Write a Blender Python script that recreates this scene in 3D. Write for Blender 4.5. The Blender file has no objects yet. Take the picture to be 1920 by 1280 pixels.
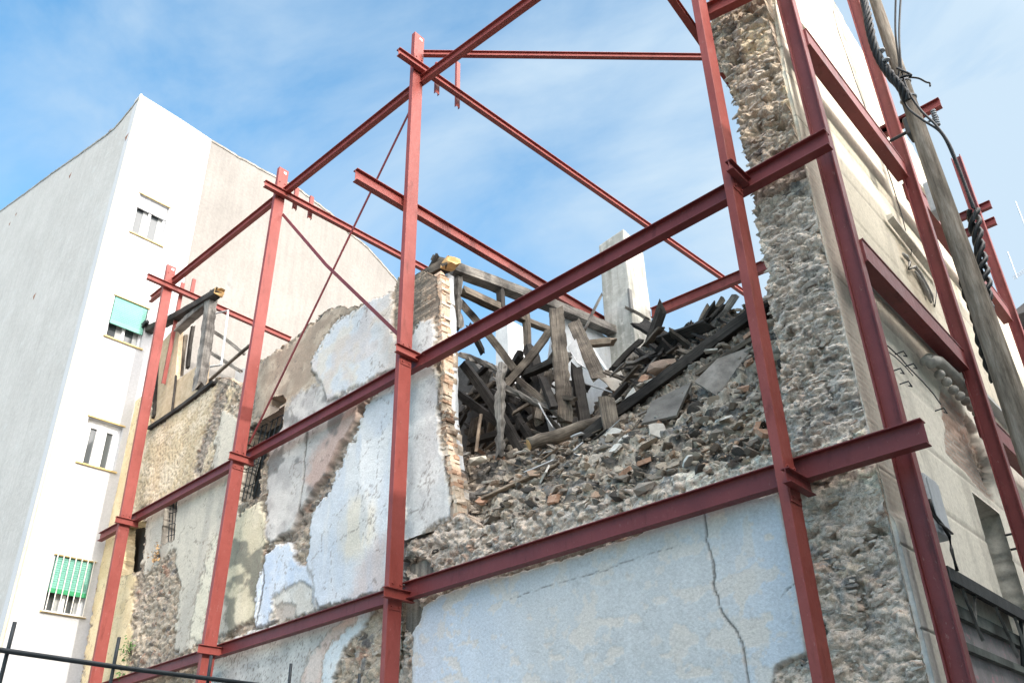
import bpy, bmesh, math, random
import numpy as np
from mathutils import Vector, Matrix
from mathutils.geometry import tessellate_polygon
scene = bpy.context.scene
COL = scene.collection
# ------------------------------------------------------------------ camera
F = 1568.87; PIT, ROL, AZ = [math.radians(a) for a in (27.40, -1.336, 132.65)]
CX, CY = 960.0, 766.4
CAM = np.array([1.985, -6.3, 1.6])
fw = np.array([math.cos(PIT)*math.cos(AZ), math.cos(PIT)*math.sin(AZ), math.sin(PIT)])
rt = np.array([math.sin(AZ), -math.cos(AZ), 0.0]); up = np.cross(rt, fw)
RT = math.cos(ROL)*rt + math.sin(ROL)*up
UP = -math.sin(ROL)*rt + math.cos(ROL)*up
cam = bpy.data.objects.new('camera', bpy.data.cameras.new('camera')); COL.objects.link(cam)
M = Matrix(((RT[0], UP[0], -fw[0], CAM[0]), (RT[1], UP[1], -fw[1], CAM[1]), (RT[2], UP[2], -fw[2], CAM[2]), (0, 0, 0, 1)))
cam.matrix_world = M
cam.data.sensor_width = 36; cam.data.sensor_fit = 'HORIZONTAL'
cam.data.lens = F/1920*36
cam.data.shift_y = (CY-640)/1920
cam.data.clip_start = 0.05; cam.data.clip_end = 2000
scene.camera = cam
# ------------------------------------------------------------------ light
SUN_EL = math.radians(27); SUN_AZ = math.radians(-9)      # direction to the sun measured from +x towards +y
sd = Vector((math.cos(SUN_EL)*math.cos(SUN_AZ), math.cos(SUN_EL)*math.sin(SUN_AZ), math.sin(SUN_EL)))
sl = bpy.data.lights.new('sun', 'SUN'); sl.energy = 2.0; sl.angle = math.radians(0.6); sl.color = (1.0, 0.94, 0.86)
so = bpy.data.objects.new('sun', sl); COL.objects.link(so); so.location = (20, -10, 30)
so.rotation_euler = (-sd).to_track_quat('-Z', 'Y').to_euler()
scene.view_settings.view_transform = 'Standard'; scene.view_settings.look = 'None'
scene.view_settings.exposure = 1.0; scene.view_settings.gamma = 1
w = bpy.data.worlds.new('World'); scene.world = w; w.use_nodes = True
nt = w.node_tree; nt.nodes.clear()
def N(nt, t, **k):
    n = nt.nodes.new(t)
    for a, b in k.items():
        if hasattr(n, a): setattr(n, a, b)
        else: n.inputs[a.replace('_', ' ')].default_value = b
    return n
L = nt.links.new
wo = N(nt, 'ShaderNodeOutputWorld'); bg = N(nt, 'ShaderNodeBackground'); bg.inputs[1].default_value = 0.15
sky = N(nt, 'ShaderNodeTexSky', sky_type='NISHITA', sun_disc=False)
sky.sun_elevation = SUN_EL; sky.sun_rotation = math.pi/2-SUN_AZ
sky.air_density = 1.0; sky.dust_density = 0.6; sky.ozone_density = 3.0
tc = N(nt, 'ShaderNodeTexCoord'); mp = N(nt, 'ShaderNodeMapping')
mp.inputs['Rotation'].default_value = (0.5, 0.2, 0.9); mp.inputs['Scale'].default_value = (1.2, 2.6, 3.4)
n1 = N(nt, 'ShaderNodeTexNoise'); n1.inputs['Scale'].default_value = 1.5; n1.inputs['Detail'].default_value = 7; n1.inputs['Roughness'].default_value = .56
n1.inputs['Distortion'].default_value = .5
cr = N(nt, 'ShaderNodeMapRange'); cr.inputs[1].default_value = .30; cr.inputs[2].default_value = .78; cr.inputs[3].default_value = -.34; cr.inputs[4].default_value = .66
def dotn(v):
    n = N(nt, 'ShaderNodeVectorMath', operation='DOT_PRODUCT'); n.inputs[1].default_value = v; L(tc.outputs['Generated'], n.inputs[0]); return n.outputs['Value']
def mr(src, a, b, c, d, smooth=True):
    n = N(nt, 'ShaderNodeMapRange', interpolation_type='SMOOTHSTEP' if smooth else 'LINEAR')
    for i, v in enumerate((a, b, c, d)): n.inputs[i+1].default_value = v
    L(src, n.inputs[0]); return n.outputs[0]
def add(a, b, op='ADD'):
    n = N(nt, 'ShaderNodeMath', operation=op, use_clamp=(op == 'ADD')); L(a, n.inputs[0]); L(b, n.inputs[1]); return n.outputs[0]
veil = mr(dotn((.78, .62, 0)), -.62, .3, .02, .88, False)          # thin high veil thickening towards the sun side
L(tc.outputs['Generated'], mp.inputs[0]); L(mp.outputs[0], n1.inputs[0]); L(n1.outputs[0], cr.inputs[0])
cov = add(veil, cr.outputs[0])
mx = N(nt, 'ShaderNodeMix', data_type='RGBA'); mx.inputs[7].default_value = (2.15, 2.72, 3.25, 1)
tint = N(nt, 'ShaderNodeMix', data_type='RGBA', blend_type='MULTIPLY'); tint.inputs[0].default_value = 1; tint.inputs[7].default_value = (.62, 1.20, 1.24, 1)
L(cov, mx.inputs[0]); L(sky.outputs[0], tint.inputs[6]); L(tint.outputs[2], mx.inputs[6])
fill_glow = mr(dotn((.80, -.06, .59)), .34, .92, 0, .95)                   # added sky brightness on the sun side, out of view, lifts the shade
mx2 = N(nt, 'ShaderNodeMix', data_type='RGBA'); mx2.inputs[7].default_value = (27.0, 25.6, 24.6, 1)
L(fill_glow, mx2.inputs[0]); L(mx.outputs[2], mx2.inputs[6]); L(mx2.outputs[2], bg.inputs[0]); L(bg.outputs[0], wo.inputs[0])

# ------------------------------------------------------------------ pixel -> place
def ray(x, y): return fw+(x-CX)/F*RT-(y-CY)/F*UP
def at(x, y, ax, v):
    d = ray(x, y); i = 'xyz'.index(ax); return CAM+(v-CAM[i])/d[i]*d
def PY(x, y, v=0.0): return at(x, y, 'y', v)
def PX(x, y, v=0.0): return at(x, y, 'x', v)
def proj(Pn):
    q = np.asarray(Pn)-CAM; z = q@fw; return CX+F*(q@RT)/z, CY-F*(q@UP)/z
def px2m(p, px): return px*float((np.asarray(p)-CAM)@fw)/F
# ------------------------------------------------------------------ noise
def h3(i, j, k, s=0):
    n = (i.astype(np.int64)*73856093) ^ (j.astype(np.int64)*19349663) ^ (k.astype(np.int64)*83492791) ^ (s*2654435761)
    n = (n ^ (n >> 13))*1274126177 & 0xffffffff
    n = (n ^ (n >> 16))*2246822519 & 0xffffffff
    n = n ^ (n >> 15)
    return (n & 0xffffff)/float(0xffffff)
def vn(Pn, s=0):
    Pn = np.asarray(Pn, float); i = np.floor(Pn).astype(np.int64); f = Pn-i; f = f*f*(3-2*f); o = 0
    for a in (0, 1):
        for b in (0, 1):
            for c in (0, 1):
                wgt = (f[:, 0] if a else 1-f[:, 0])*(f[:, 1] if b else 1-f[:, 1])*(f[:, 2] if c else 1-f[:, 2])
                o = o+wgt*h3(i[:, 0]+a, i[:, 1]+b, i[:, 2]+c, s)
    return o
def fbm(Pn, s=0, o=4):
    t = 0; a = .5; tot = 0; q = np.asarray(Pn, float)
    for k in range(o):
        t = t+a*vn(q, s+k*17); tot += a; a *= .5; q = q*2.03+7.3
    return t/tot
def worley(P2, s=0, vec=False):
    vx = np.zeros(len(P2)); vy = np.zeros(len(P2)); i = np.floor(P2).astype(np.int64); n = len(P2)
    f1 = np.full(n, 9.); f2 = np.full(n, 9.); cid = np.zeros(n); zz = np.zeros(n, np.int64)
    for a in (-1, 0, 1):
        for b in (-1, 0, 1):
            ci = i[:, 0]+a; cj = i[:, 1]+b
            dx = ci+h3(ci, cj, zz, s)-P2[:, 0]; dy = cj+h3(ci, cj, zz, s+5)-P2[:, 1]
            d = np.sqrt(dx*dx+dy*dy); c = h3(ci, cj, zz, s+9)
            m = d < f1
            f2 = np.where(m, f1, np.minimum(f2, d)); cid = np.where(m, c, cid); f1 = np.where(m, d, f1); vx = np.where(m, dx, vx); vy = np.where(m, dy, vy)
    return (f1, f2, cid, vx, vy) if vec else (f1, f2, cid)
def facets(P2, s, edge=.14):
    f1, f2, cid, vx, vy = worley(P2, s, True); th = cid*97.0
    return sm(f2-f1, .0, edge)*(cid+.95*(vx*np.cos(th)+vy*np.sin(th))), f2-f1, cid
def sdpoly(X, Y, poly):                      # >0 inside
    p = np.array(poly, float); n = len(p); d = np.full(X.shape, 1e9); ins = np.zeros(X.shape, bool)
    for k in range(n):
        a = p[k]; b = p[(k+1) % n]; e = b-a; t = np.clip(((X-a[0])*e[0]+(Y-a[1])*e[1])/max(e@e, 1e-9), 0, 1)
        d = np.minimum(d, np.hypot(X-a[0]-t*e[0], Y-a[1]-t*e[1]))
        c = (a[1] > Y) != (b[1] > Y)
        ins ^= c & (X < (b[0]-a[0])*(Y-a[1])/(b[1]-a[1]+1e-12)+a[0])
    return np.where(ins, d, -d)
def sdline(X, Y, pts):
    p = np.array(pts, float); d = np.full(X.shape, 1e9)
    for k in range(len(p)-1):
        a = p[k]; b = p[k+1]; e = b-a; t = np.clip(((X-a[0])*e[0]+(Y-a[1])*e[1])/(e@e), 0, 1)
        d = np.minimum(d, np.hypot(X-a[0]-t*e[0], Y-a[1]-t*e[1]))
    return d
def sm(x, a, b): t = np.clip((x-a)/(b-a), 0, 1); return t*t*(3-2*t)
def srgb(r, g, b): return tuple(((c/255+.055)/1.055)**2.4 if c > 10 else c/255/12.92 for c in (r, g, b))
# ------------------------------------------------------------------ object helpers
def tag(o, label=None, cat=None, group=None, kind=None):
    if label: o['label'] = label
    if cat: o['category'] = cat
    if group: o['group'] = group
    if kind: o['kind'] = kind
    return o
def empty(name, loc, label, cat, group=None):
    o = bpy.data.objects.new(name, None); COL.objects.link(o); o.location = Vector(loc); o.empty_display_size = .2
    return tag(o, label, cat, group)
def link(name, me, mat, parent=None):
    o = bpy.data.objects.new(name, me); COL.objects.link(o)
    if mat and not me.materials: me.materials.append(mat)
    if parent:
        o.parent = parent
        pl = parent.location.copy(); q = parent.parent
        while q: pl += q.location; q = q.parent
        o.location = -pl if parent.get('_w') is None else (0, 0, 0)
        o['_w'] = 1
    return o
class MB:
    def __init__(s): s.v = []; s.f = []; s.c = []
    def add(s, vs, fs):
        n = len(s.v); s.v += [tuple(map(float, q)) for q in vs]; s.f += [tuple(i+n for i in q) for q in fs]
    def box(s, lo, hi):
        x0, y0, z0 = lo; x1, y1, z1 = hi
        s.add([(x0, y0, z0), (x1, y0, z0), (x1, y1, z0), (x0, y1, z0), (x0, y0, z1), (x1, y0, z1), (x1, y1, z1), (x0, y1, z1)],
              [(0, 3, 2, 1), (4, 5, 6, 7), (0, 1, 5, 4), (1, 2, 6, 5), (2, 3, 7, 6), (3, 0, 4, 7)])
    def sweep(s, prof, p0, p1, U=None, V=None, cap=True):   # closed 2D profile swept p0->p1; U,V axes
        p0 = Vector(p0); p1 = Vector(p1); n = len(prof); vs = []
        for p in (p0, p1): vs += [p+U*a+V*b for a, b in prof]
        fs = [(i, (i+1) % n, n+(i+1) % n, n+i) for i in range(n)]
        self_ = len(s.v); s.add(vs, fs)
        if cap:
            tri = tessellate_polygon([[Vector((a, b, 0)) for a, b in prof]])
            for t in tri:
                s.f.append(tuple(self_+i for i in t)); s.f.append(tuple(self_+n+i for i in reversed(t)))
    def tube(s, pts, r, n=8, cap=True):
        pts = [Vector(p) for p in pts]; m = len(pts); rr = r if hasattr(r, '__len__') else [r]*m
        up0 = Vector((0, 0, 1)); base = len(s.v); vs = []
        for i, p in enumerate(pts):
            t = (pts[min(i+1, m-1)]-pts[max(i-1, 0)]).normalized()
            a = t.cross(up0)
            if a.length < .1: a = t.cross(Vector((1, 0, 0)))
            a.normalize(); b = t.cross(a)
            vs += [p+(a*math.cos(k*2*math.pi/n)+b*math.sin(k*2*math.pi/n))*rr[i] for k in range(n)]
        fs = [(i*n+k, i*n+(k+1) % n, (i+1)*n+(k+1) % n, (i+1)*n+k) for i in range(m-1) for k in range(n)]
        if cap: fs += [tuple(range(n-1, -1, -1)), tuple((m-1)*n+k for k in range(n))]
        s.add(vs, fs)
    def build(s, name, mat, parent=None, smooth=False, bevel=0):
        me = bpy.data.meshes.new(name); me.from_pydata(s.v, [], s.f)
        bm = bmesh.new(); bm.from_mesh(me)
        bmesh.ops.recalc_face_normals(bm, faces=bm.faces)
        bm.to_mesh(me); bm.free()
        if smooth: me.polygons.foreach_set('use_smooth', [True]*len(me.polygons))
        o = link(name, me, mat, parent)
        if bevel:
            b = o.modifiers.new('bevel', 'BEVEL'); b.width = bevel; b.segments = 2; b.limit_method = 'ANGLE'; b.angle_limit = math.radians(50)
        return o
def plate(loops, ax, v, th, name, mat, parent=None):
    """polygon with holes (2D loops in the two other axes) extruded along ax from v to v+th"""
    i = 'xyz'.index(ax); A, B = [k for k in range(3) if k != i]
    def p3(a, b, c): q = [0, 0, 0]; q[A] = a; q[B] = b; q[i] = c; return q
    m = MB(); flat = [q for lp in loops for q in lp]; n = len(flat)
    tri = tessellate_polygon([[Vector((a, b, 0)) for a, b in lp] for lp in loops])
    m.add([p3(a, b, v) for a, b in flat]+[p3(a, b, v+th) for a, b in flat],
          [tuple(t) for t in tri]+[tuple(n+k for k in reversed(t)) for t in tri])
    k0 = 0
    for lp in loops:
        for k in range(len(lp)):
            a = k0+k; b = k0+(k+1) % len(lp); m.f.append((a, b, n+b, n+a))
        k0 += len(lp)
    return m.build(name, mat, parent)
def interp_rows(xs, prof): return np.interp(xs, [p[0] for p in prof], [p[1] for p in prof])

# ------------------------------------------------------------------ materials
def mat_new(name, rough=.9):
    m = bpy.data.materials.new(name); m.use_nodes = True; n = m.node_tree; b = n.nodes['Principled BSDF']
    b.inputs['Roughness'].default_value = rough; b.inputs['Specular IOR Level'].default_value = .3
    return m, n, b
def noise_node(n, scale, detail=6, rough=.6, vec=None, stretch=None):
    tcn = n.nodes.new('ShaderNodeTexCoord'); mpn = n.nodes.new('ShaderNodeMapping')
    n.links.new(tcn.outputs['Object'], mpn.inputs[0])
    if stretch: mpn.inputs['Scale'].default_value = stretch
    t = n.nodes.new('ShaderNodeTexNoise'); t.inputs['Scale'].default_value = scale; t.inputs['Detail'].default_value = detail; t.inputs['Roughness'].default_value = rough
    n.links.new(mpn.outputs[0], t.inputs[0]); return t
def ramp(n, src, stops):
    r = n.nodes.new('ShaderNodeValToRGB'); n.links.new(src, r.inputs[0])
    while len(r.color_ramp.elements) < len(stops): r.color_ramp.elements.new(.5)
    for e, (p, c) in zip(r.color_ramp.elements, stops): e.position = p; e.color = (*c[:3], 1)
    return r
def mixc(n, fac, a, b, mode='MIX'):
    x = n.nodes.new('ShaderNodeMix'); x.data_type = 'RGBA'; x.blend_type = mode
    for s, i in ((fac, 0), (a, 6), (b, 7)):
        if isinstance(s, (int, float)): x.inputs[i].default_value = s
        elif isinstance(s, tuple): x.inputs[i].default_value = (*s[:3], 1)
        else: n.links.new(s, x.inputs[i])
    return x.outputs[2]
def bump(n, b, hs, dist=.01, strength=.6):
    prev = None
    for h, d in hs:
        bp = n.nodes.new('ShaderNodeBump'); bp.inputs['Distance'].default_value = d; bp.inputs['Strength'].default_value = strength
        n.links.new(h, bp.inputs['Height'])
        if prev: n.links.new(prev, bp.inputs['Normal'])
        prev = bp.outputs[0]
    n.links.new(prev, b.inputs['Normal'])
def noisy(name, c1, c2, scale=3, rough=.9, bd=.006, bs=25, streak=None, c3=None, spec=.3):
    m, n, b = mat_new(name, rough); b.inputs['Specular IOR Level'].default_value = spec
    t = noise_node(n, scale); t2 = noise_node(n, bs, 8, .7)
    r = ramp(n, t.outputs[0], [(.32, c1), (.68, c2)]); c = r.outputs[0]
    if streak:
        t3 = noise_node(n, 3, 5, .6, stretch=(3, 3, .25)); r3 = ramp(n, t3.outputs[0], [(.42, (1, 1, 1)), (.75, streak)])
        c = mixc(n, 1., c, r3.outputs[0], 'MULTIPLY')
    if c3:
        t4 = noise_node(n, scale*4, 8, .7); r4 = ramp(n, t4.outputs[0], [(.58, (0, 0, 0)), (.66, (1, 1, 1))])
        c = mixc(n, r4.outputs[0], c, c3)
    r5 = ramp(n, t2.outputs[0], [(.3, (.86, .86, .86)), (.7, (1.08, 1.08, 1.08))])
    c = mixc(n, 1., c, r5.outputs[0], 'MULTIPLY')
    n.links.new(c, b.inputs['Base Color']); bump(n, b, [(t2.outputs[0], bd)])
    return m
def attr_mat(name, rough=.92, bd=.008, bs=30, bs2=120, hc=0):
    m, n, b = mat_new(name, rough); b.inputs['Specular IOR Level'].default_value = .12
    a = n.nodes.new('ShaderNodeAttribute'); a.attribute_name = 'Col'
    t2 = noise_node(n, bs, 8, .7); t3 = noise_node(n, bs2, 4, .6)
    r5 = ramp(n, t2.outputs[0], [(.28, (.80, .79, .78)), (.72, (1.16, 1.16, 1.15))])
    c = mixc(n, 1., a.outputs[0], r5.outputs[0], 'MULTIPLY')
    t4 = noise_node(n, 9, 10, .75); r6 = ramp(n, t4.outputs[0], [(.30, (.78, .77, .76)), (.45, (1, 1, 1))])
    c = mixc(n, 1., c, r6.outputs[0], 'MULTIPLY')
    hs = [(t2.outputs[0], bd), (t3.outputs[0], bd*.3)]
    if hc:
        tv = n.nodes.new('ShaderNodeTexVoronoi'); tv.feature = 'DISTANCE_TO_EDGE'; tv.inputs['Scale'].default_value = 26; tcv = n.nodes.new('ShaderNodeTexCoord')
        wn = noise_node(n, 16, 4, .6); wm = n.nodes.new('ShaderNodeMix'); wm.data_type = 'RGBA'; wm.inputs[0].default_value = .12; n.links.new(tcv.outputs['Object'], wm.inputs[6]); n.links.new(wn.outputs['Color'], wm.inputs[7]); n.links.new(wm.outputs[2], tv.inputs['Vector'])
        rv = ramp(n, tv.outputs['Distance'], [(.0, (.45, .42, .40)), (.10, (1, 1, 1))]); am = n.nodes.new('ShaderNodeMath'); am.operation = 'MULTIPLY'; am.inputs[1].default_value = hc; n.links.new(a.outputs['Alpha'], am.inputs[0]); hf = am.outputs[0]
        c = mixc(n, hf, c, mixc(n, 1., c, rv.outputs[0], 'MULTIPLY'))
        tf = noise_node(n, 70, 6, .75); rf = ramp(n, tf.outputs[0], [(.34, (.55, .53, .51)), (.5, (1, 1, 1)), (.68, (1.3, 1.28, 1.25))]); c = mixc(n, hf, c, mixc(n, 1., c, rf.outputs[0], 'MULTIPLY'))
    n.links.new(c, b.inputs['Base Color']); bump(n, b, hs)
    return m
def steel_mat(name, c1, c2):
    m, n, b = mat_new(name, .48); b.inputs['Specular IOR Level'].default_value = .35
    t = noise_node(n, 2.2, 6, .65); r = ramp(n, t.outputs[0], [(.35, c1), (.65, c2)])
    t2 = noise_node(n, 26, 8, .75, stretch=(1, 1, .4)); r2 = ramp(n, t2.outputs[0], [(.60, (0, 0, 0)), (.74, (.6, .6, .6))])
    c = mixc(n, r2.outputs[0], r.outputs[0], (.38, .25, .23))
    t3 = noise_node(n, 60, 3, .5); r3 = ramp(n, t3.outputs[0], [(.25, (.7, .65, .65)), (.4, (1, 1, 1))])
    c = mixc(n, .6, c, mixc(n, 1., c, r3.outputs[0], 'MULTIPLY'))
    t4 = noise_node(n, 11, 5, .65, stretch=(1, 1, .22)); r4 = ramp(n, t4.outputs[0], [(.56, (1, 1, 1)), (.72, (.62, .55, .5))]); c = mixc(n, 1., c, r4.outputs[0], 'MULTIPLY')
    n.links.new(c, b.inputs['Base Color']); bump(n, b, [(t3.outputs[0], .0008), (t.outputs[0], .004)])
    rr = ramp(n, t2.outputs[0], [(.3, (.4, .4, .4)), (.7, (.65, .65, .65))]); n.links.new(rr.outputs[0], b.inputs['Roughness'])
    return m
def wood_mat(name, c1, c2, char=.0):
    m, n, b = mat_new(name, .85)
    t = noise_node(n, 14, 8, .7, stretch=(1, 1, 1)); tg = n.nodes.new('ShaderNodeTexCoord'); mpn = n.nodes.new('ShaderNodeMapping')
    a = n.nodes.new('ShaderNodeAttribute'); a.attribute_name = 'uvl'
    n.links.new(a.outputs[1], mpn.inputs[0]); mpn.inputs['Scale'].default_value = (2.2, 38, 38)
    g = n.nodes.new('ShaderNodeTexNoise'); g.inputs['Scale'].default_value = 1; g.inputs['Detail'].default_value = 7; g.inputs['Roughness'].default_value = .7
    n.links.new(mpn.outputs[0], g.inputs[0])
    r = ramp(n, g.outputs[0], [(.3, c1), (.68, c2)])
    big = noise_node(n, 2.3, 5, .6); rb = ramp(n, big.outputs[0], [(.38, (.35, .34, .34)), (.6, (1.1, 1.1, 1.1))])
    c = mixc(n, 1., r.outputs[0], rb.outputs[0], 'MULTIPLY')
    n.links.new(c, b.inputs['Base Color']); bump(n, b, [(g.outputs[0], .012), (t.outputs[0], .008)])
    return m
STEEL = steel_mat('red oxide steel', (.19, .036, .028), (.24, .053, .043))
STEEL_SHADE = steel_mat('shaded red oxide steel', (.13, .024, .024), (.17, .034, .033))  # same paint, darkened in the colour for members standing in shade
WHITE = noisy('white paint', (.43, .435, .445), (.47, .475, .48), 1.2, bd=.002, bs=30)
GREYWALL = noisy('grey weathered render', (.40, .385, .36), (.46, .445, .42), .9, streak=(.88, .88, .88), bd=.012, bs=14, c3=(.44, .44, .42))
BEIGEWALL = noisy('beige weathered render', (.21, .20, .185), (.27, .255, .235), .5, streak=(.86, .86, .86), bd=.01, bs=14, c3=(.20, .20, .19))
CREAM = noisy('cream facade paint', (.60, .55, .44), (.68, .63, .52), 1.1, streak=(.78, .77, .74), bd=.003, bs=30)
STONEY = attr_mat('masonry', .95, .014, 34, 130)
STONEC = attr_mat('crumbling masonry', .95, .014, 38, 130, hc=.55)
PLAST = attr_mat('old plaster', .9, .004, 26, 150)
CHAR = wood_mat('charred timber', (.012, .011, .010), (.065, .057, .05))
AGED = wood_mat('aged timber', (.045, .036, .028), (.28, .235, .185))
ASHW = wood_mat('ash grey timber', (.07, .066, .06), (.36, .335, .30))
TAN = wood_mat('tan board', (.22, .16, .11), (.46, .37, .28))
CUT = noisy('fresh cut timber end', (.42, .25, .10), (.60, .40, .19), 14, bd=.004, bs=60)
ROCK = attr_mat('rubble stones', .95, .014, 34, 110, hc=.3)
PVCW = noisy('white window frame', (.78, .79, .80), (.83, .84, .85), 2, .4, .0005, 20)
GLASS, _n, _b = mat_new('window glass', .08); _b.inputs['Base Color'].default_value = (.07, .08, .085, 1); _b.inputs['Specular IOR Level'].default_value = .8
CURT = noisy('window curtain', (.30, .31, .31), (.42, .43, .42), 5, bd=.002)
SHUT = noisy('green roller shutter', (.14, .36, .29), (.19, .43, .35), 2, .6, .001, 40)
GREEN = noisy('dark green shutter bar', (.03, .24, .10), (.04, .30, .13), 2, .5, .001, 40)
OCHRE = noisy('ochre sill', (.48, .36, .16), (.56, .43, .22), 5)
DARK = noisy('dark iron', (.016, .022, .026), (.03, .038, .044), 9, .5, .0015, 60)
BLACK = noisy('black rubber cable', (.012, .013, .014), (.028, .03, .032), 8, .45, .001, 60)
GREYBOX = noisy('grey plastic box', (.38, .41, .44), (.46, .49, .52), 3, .5, .001, 30, streak=(.8, .8, .8))
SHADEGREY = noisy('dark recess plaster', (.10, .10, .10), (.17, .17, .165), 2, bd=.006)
ASPH = noisy('asphalt', (.045, .045, .046), (.06, .06, .06), 2, bd=.004, bs=60)
PAVE = noisy('paving', (.22, .21, .20), (.30, .29, .27), 2, bd=.004, bs=30)
ROOFT = noisy('clay roof tiles', (.20, .10, .07), (.30, .16, .11), 3)
LEAF = noisy('green leaf', (.05, .13, .03), (.10, .20, .05), 20, .6)
DRY = noisy('dry leaf', (.45, .27, .12), (.62, .42, .22), 20, .8)
TARP = noisy('black tarpaulin', (.012, .013, .014), (.03, .032, .035), 6, .55, .01, 12)
def polewood():
    m, n, b = mat_new('weathered pole wood', .85)
    g = noise_node(n, 3.5, 8, .75, stretch=(4.5, 4.5, .4)); k = noise_node(n, 5, 4, .6, stretch=(1, 1, .5))
    r = ramp(n, g.outputs[0], [(.34, (.07, .055, .04)), (.5, (.20, .165, .13)), (.68, (.36, .32, .27))])
    v = n.nodes.new('ShaderNodeTexVoronoi'); v.inputs['Scale'].default_value = 1.5; tcn = n.nodes.new('ShaderNodeTexCoord'); mpn = n.nodes.new('ShaderNodeMapping')
    mpn.inputs['Scale'].default_value = (2.5, 2.5, 1.1); n.links.new(tcn.outputs['Object'], mpn.inputs[0]); n.links.new(mpn.outputs[0], v.inputs[0])
    rk = ramp(n, v.outputs[0], [(.04, (.25, .2, .15)), (.11, (1, 1, 1))])
    c = mixc(n, 1., r.outputs[0], rk.outputs[0], 'MULTIPLY')
    rb = ramp(n, k.outputs[0], [(.35, (.72, .74, .74)), (.6, (1.05, 1.05, 1.05))]); c = mixc(n, 1., c, rb.outputs[0], 'MULTIPLY')
    n.links.new(c, b.inputs['Base Color']); bump(n, b, [(g.outputs[0], .012)]); return m
POLEW = polewood()

# ------------------------------------------------------------------ ground
m = MB(); m.add([(-400, -400, 0), (400, -400, 0), (400, 400, 0), (-400, 400, 0)], [(0, 1, 2, 3)])
tag(m.build('ground', noisy('concrete ground', (.17, .165, .155), (.23, .22, .21), 1)), kind='structure')
m = MB(); m.box((.02, -8, .004), (1.3, 30, .13)); tag(m.build('pavement', PAVE), kind='structure')

# ------------------------------------------------------------------ relief walls (grids in the y=const plane, relief towards the camera)
def grid_wall(name, x0, x1, z0, z1, step, fn, parent, mat, thick=.4, smooth=True, ax='y', v=0.0, sgn=-1):
    """fn(X, Z, PXl, PYl) -> keep, disp, colour ; plane ax=v ; relief along sgn*ax"""
    nx = int((x1-x0)/step)+1; nz = int((z1-z0)/step)+1
    gx, gz = np.meshgrid(np.linspace(x0, x1, nx), np.linspace(z0, z1, nz)); X = gx.ravel(); Z = gz.ravel()
    P3 = np.stack([X, np.full_like(X, v), Z], 1) if ax == 'y' else np.stack([np.full_like(X, v), X, Z], 1)
    pu, pv = proj(P3)
    keep, disp, col = fn(X, Z, pu, pv)
    keep = keep.reshape(nz, nx); kf = keep[:-1, :-1] & keep[1:, :-1] & keep[:-1, 1:] & keep[1:, 1:]
    idx = np.arange(nx*nz).reshape(nz, nx)
    q = np.stack([idx[:-1, :-1], idx[:-1, 1:], idx[1:, 1:], idx[1:, :-1]], -1)[kf]
    # boundary skirts
    pad = np.pad(kf, 1)
    sk = []
    def add(mask, a, b): sk.append(np.stack([a[mask], b[mask]], -1))
    add(kf & ~pad[:-2, 1:-1], idx[:-1, :-1], idx[:-1, 1:]); add(kf & ~pad[2:, 1:-1], idx[1:, 1:], idx[1:, :-1])
    add(kf & ~pad[1:-1, :-2], idx[1:, :-1], idx[:-1, :-1]); add(kf & ~pad[1:-1, 2:], idx[:-1, 1:], idx[1:, 1:])
    sk = np.concatenate(sk); n = nx*nz
    ai = 1 if ax == 'y' else 0
    F3 = P3.copy(); F3[:, ai] += sgn*disp
    B3 = P3.copy(); B3[:, ai] += -sgn*thick
    # skirt in 3 rings with jitter, for a rough broken edge
    rings = [F3]; 
    for t in (.33, .66):
        Rg = P3.copy(); Rg[:, ai] += -sgn*thick*t
        jit = (fbm(P3*9+t*31, 3, 3)-.5)*.12*(1 if thick > .2 else .25)*np.where((ax == 'y') & (X > -.12), .1, 1)
        Rg[:, 0 if ax == 'y' else 1] += jit; Rg[:, 2] += (fbm(P3*9+t*57, 8, 3)-.5)*.12*(1 if thick > .2 else .25)
        rings.append(Rg)
    rings.append(B3)
    V = np.concatenate(rings); faces = [q]
    for r in range(3): faces.append(np.stack([sk[:, 0]+r*n, sk[:, 1]+r*n, sk[:, 1]+(r+1)*n, sk[:, 0]+(r+1)*n], -1))
    faces.append(q[:, ::-1]+3*n)
    FC = np.concatenate(faces)
    used = np.unique(FC); remap = np.full(len(V), -1); remap[used] = np.arange(len(used)); V = V[used]; FC = remap[FC]
    C4 = (np.tile(col, (4, 1)) if col.shape[1] == 4 else np.concatenate([np.tile(col, (4, 1)), np.ones((4*n, 1))], 1))[used]
    if (ax == 'y') == (sgn > 0): FC = FC[:, ::-1]
    me = bpy.data.meshes.new(name); me.vertices.add(len(V)); me.vertices.foreach_set('co', V.ravel())
    me.loops.add(FC.size); me.polygons.add(len(FC)); me.polygons.foreach_set('loop_start', np.arange(0, FC.size, 4)); me.loops.foreach_set('vertex_index', FC.ravel().astype(np.int32))
    me.update(calc_edges=True)
    ca = me.color_attributes.new('Col', 'FLOAT_COLOR', 'POINT'); ca.data.foreach_set('color', C4.ravel())
    if smooth: me.polygons.foreach_set('use_smooth', [True]*len(FC))
    me.validate()
    return link(name, me, mat, parent)
def lerp(c, m, col): return c*(1-m[:, None])+np.array(col)[None, :]*m[:, None]
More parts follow.
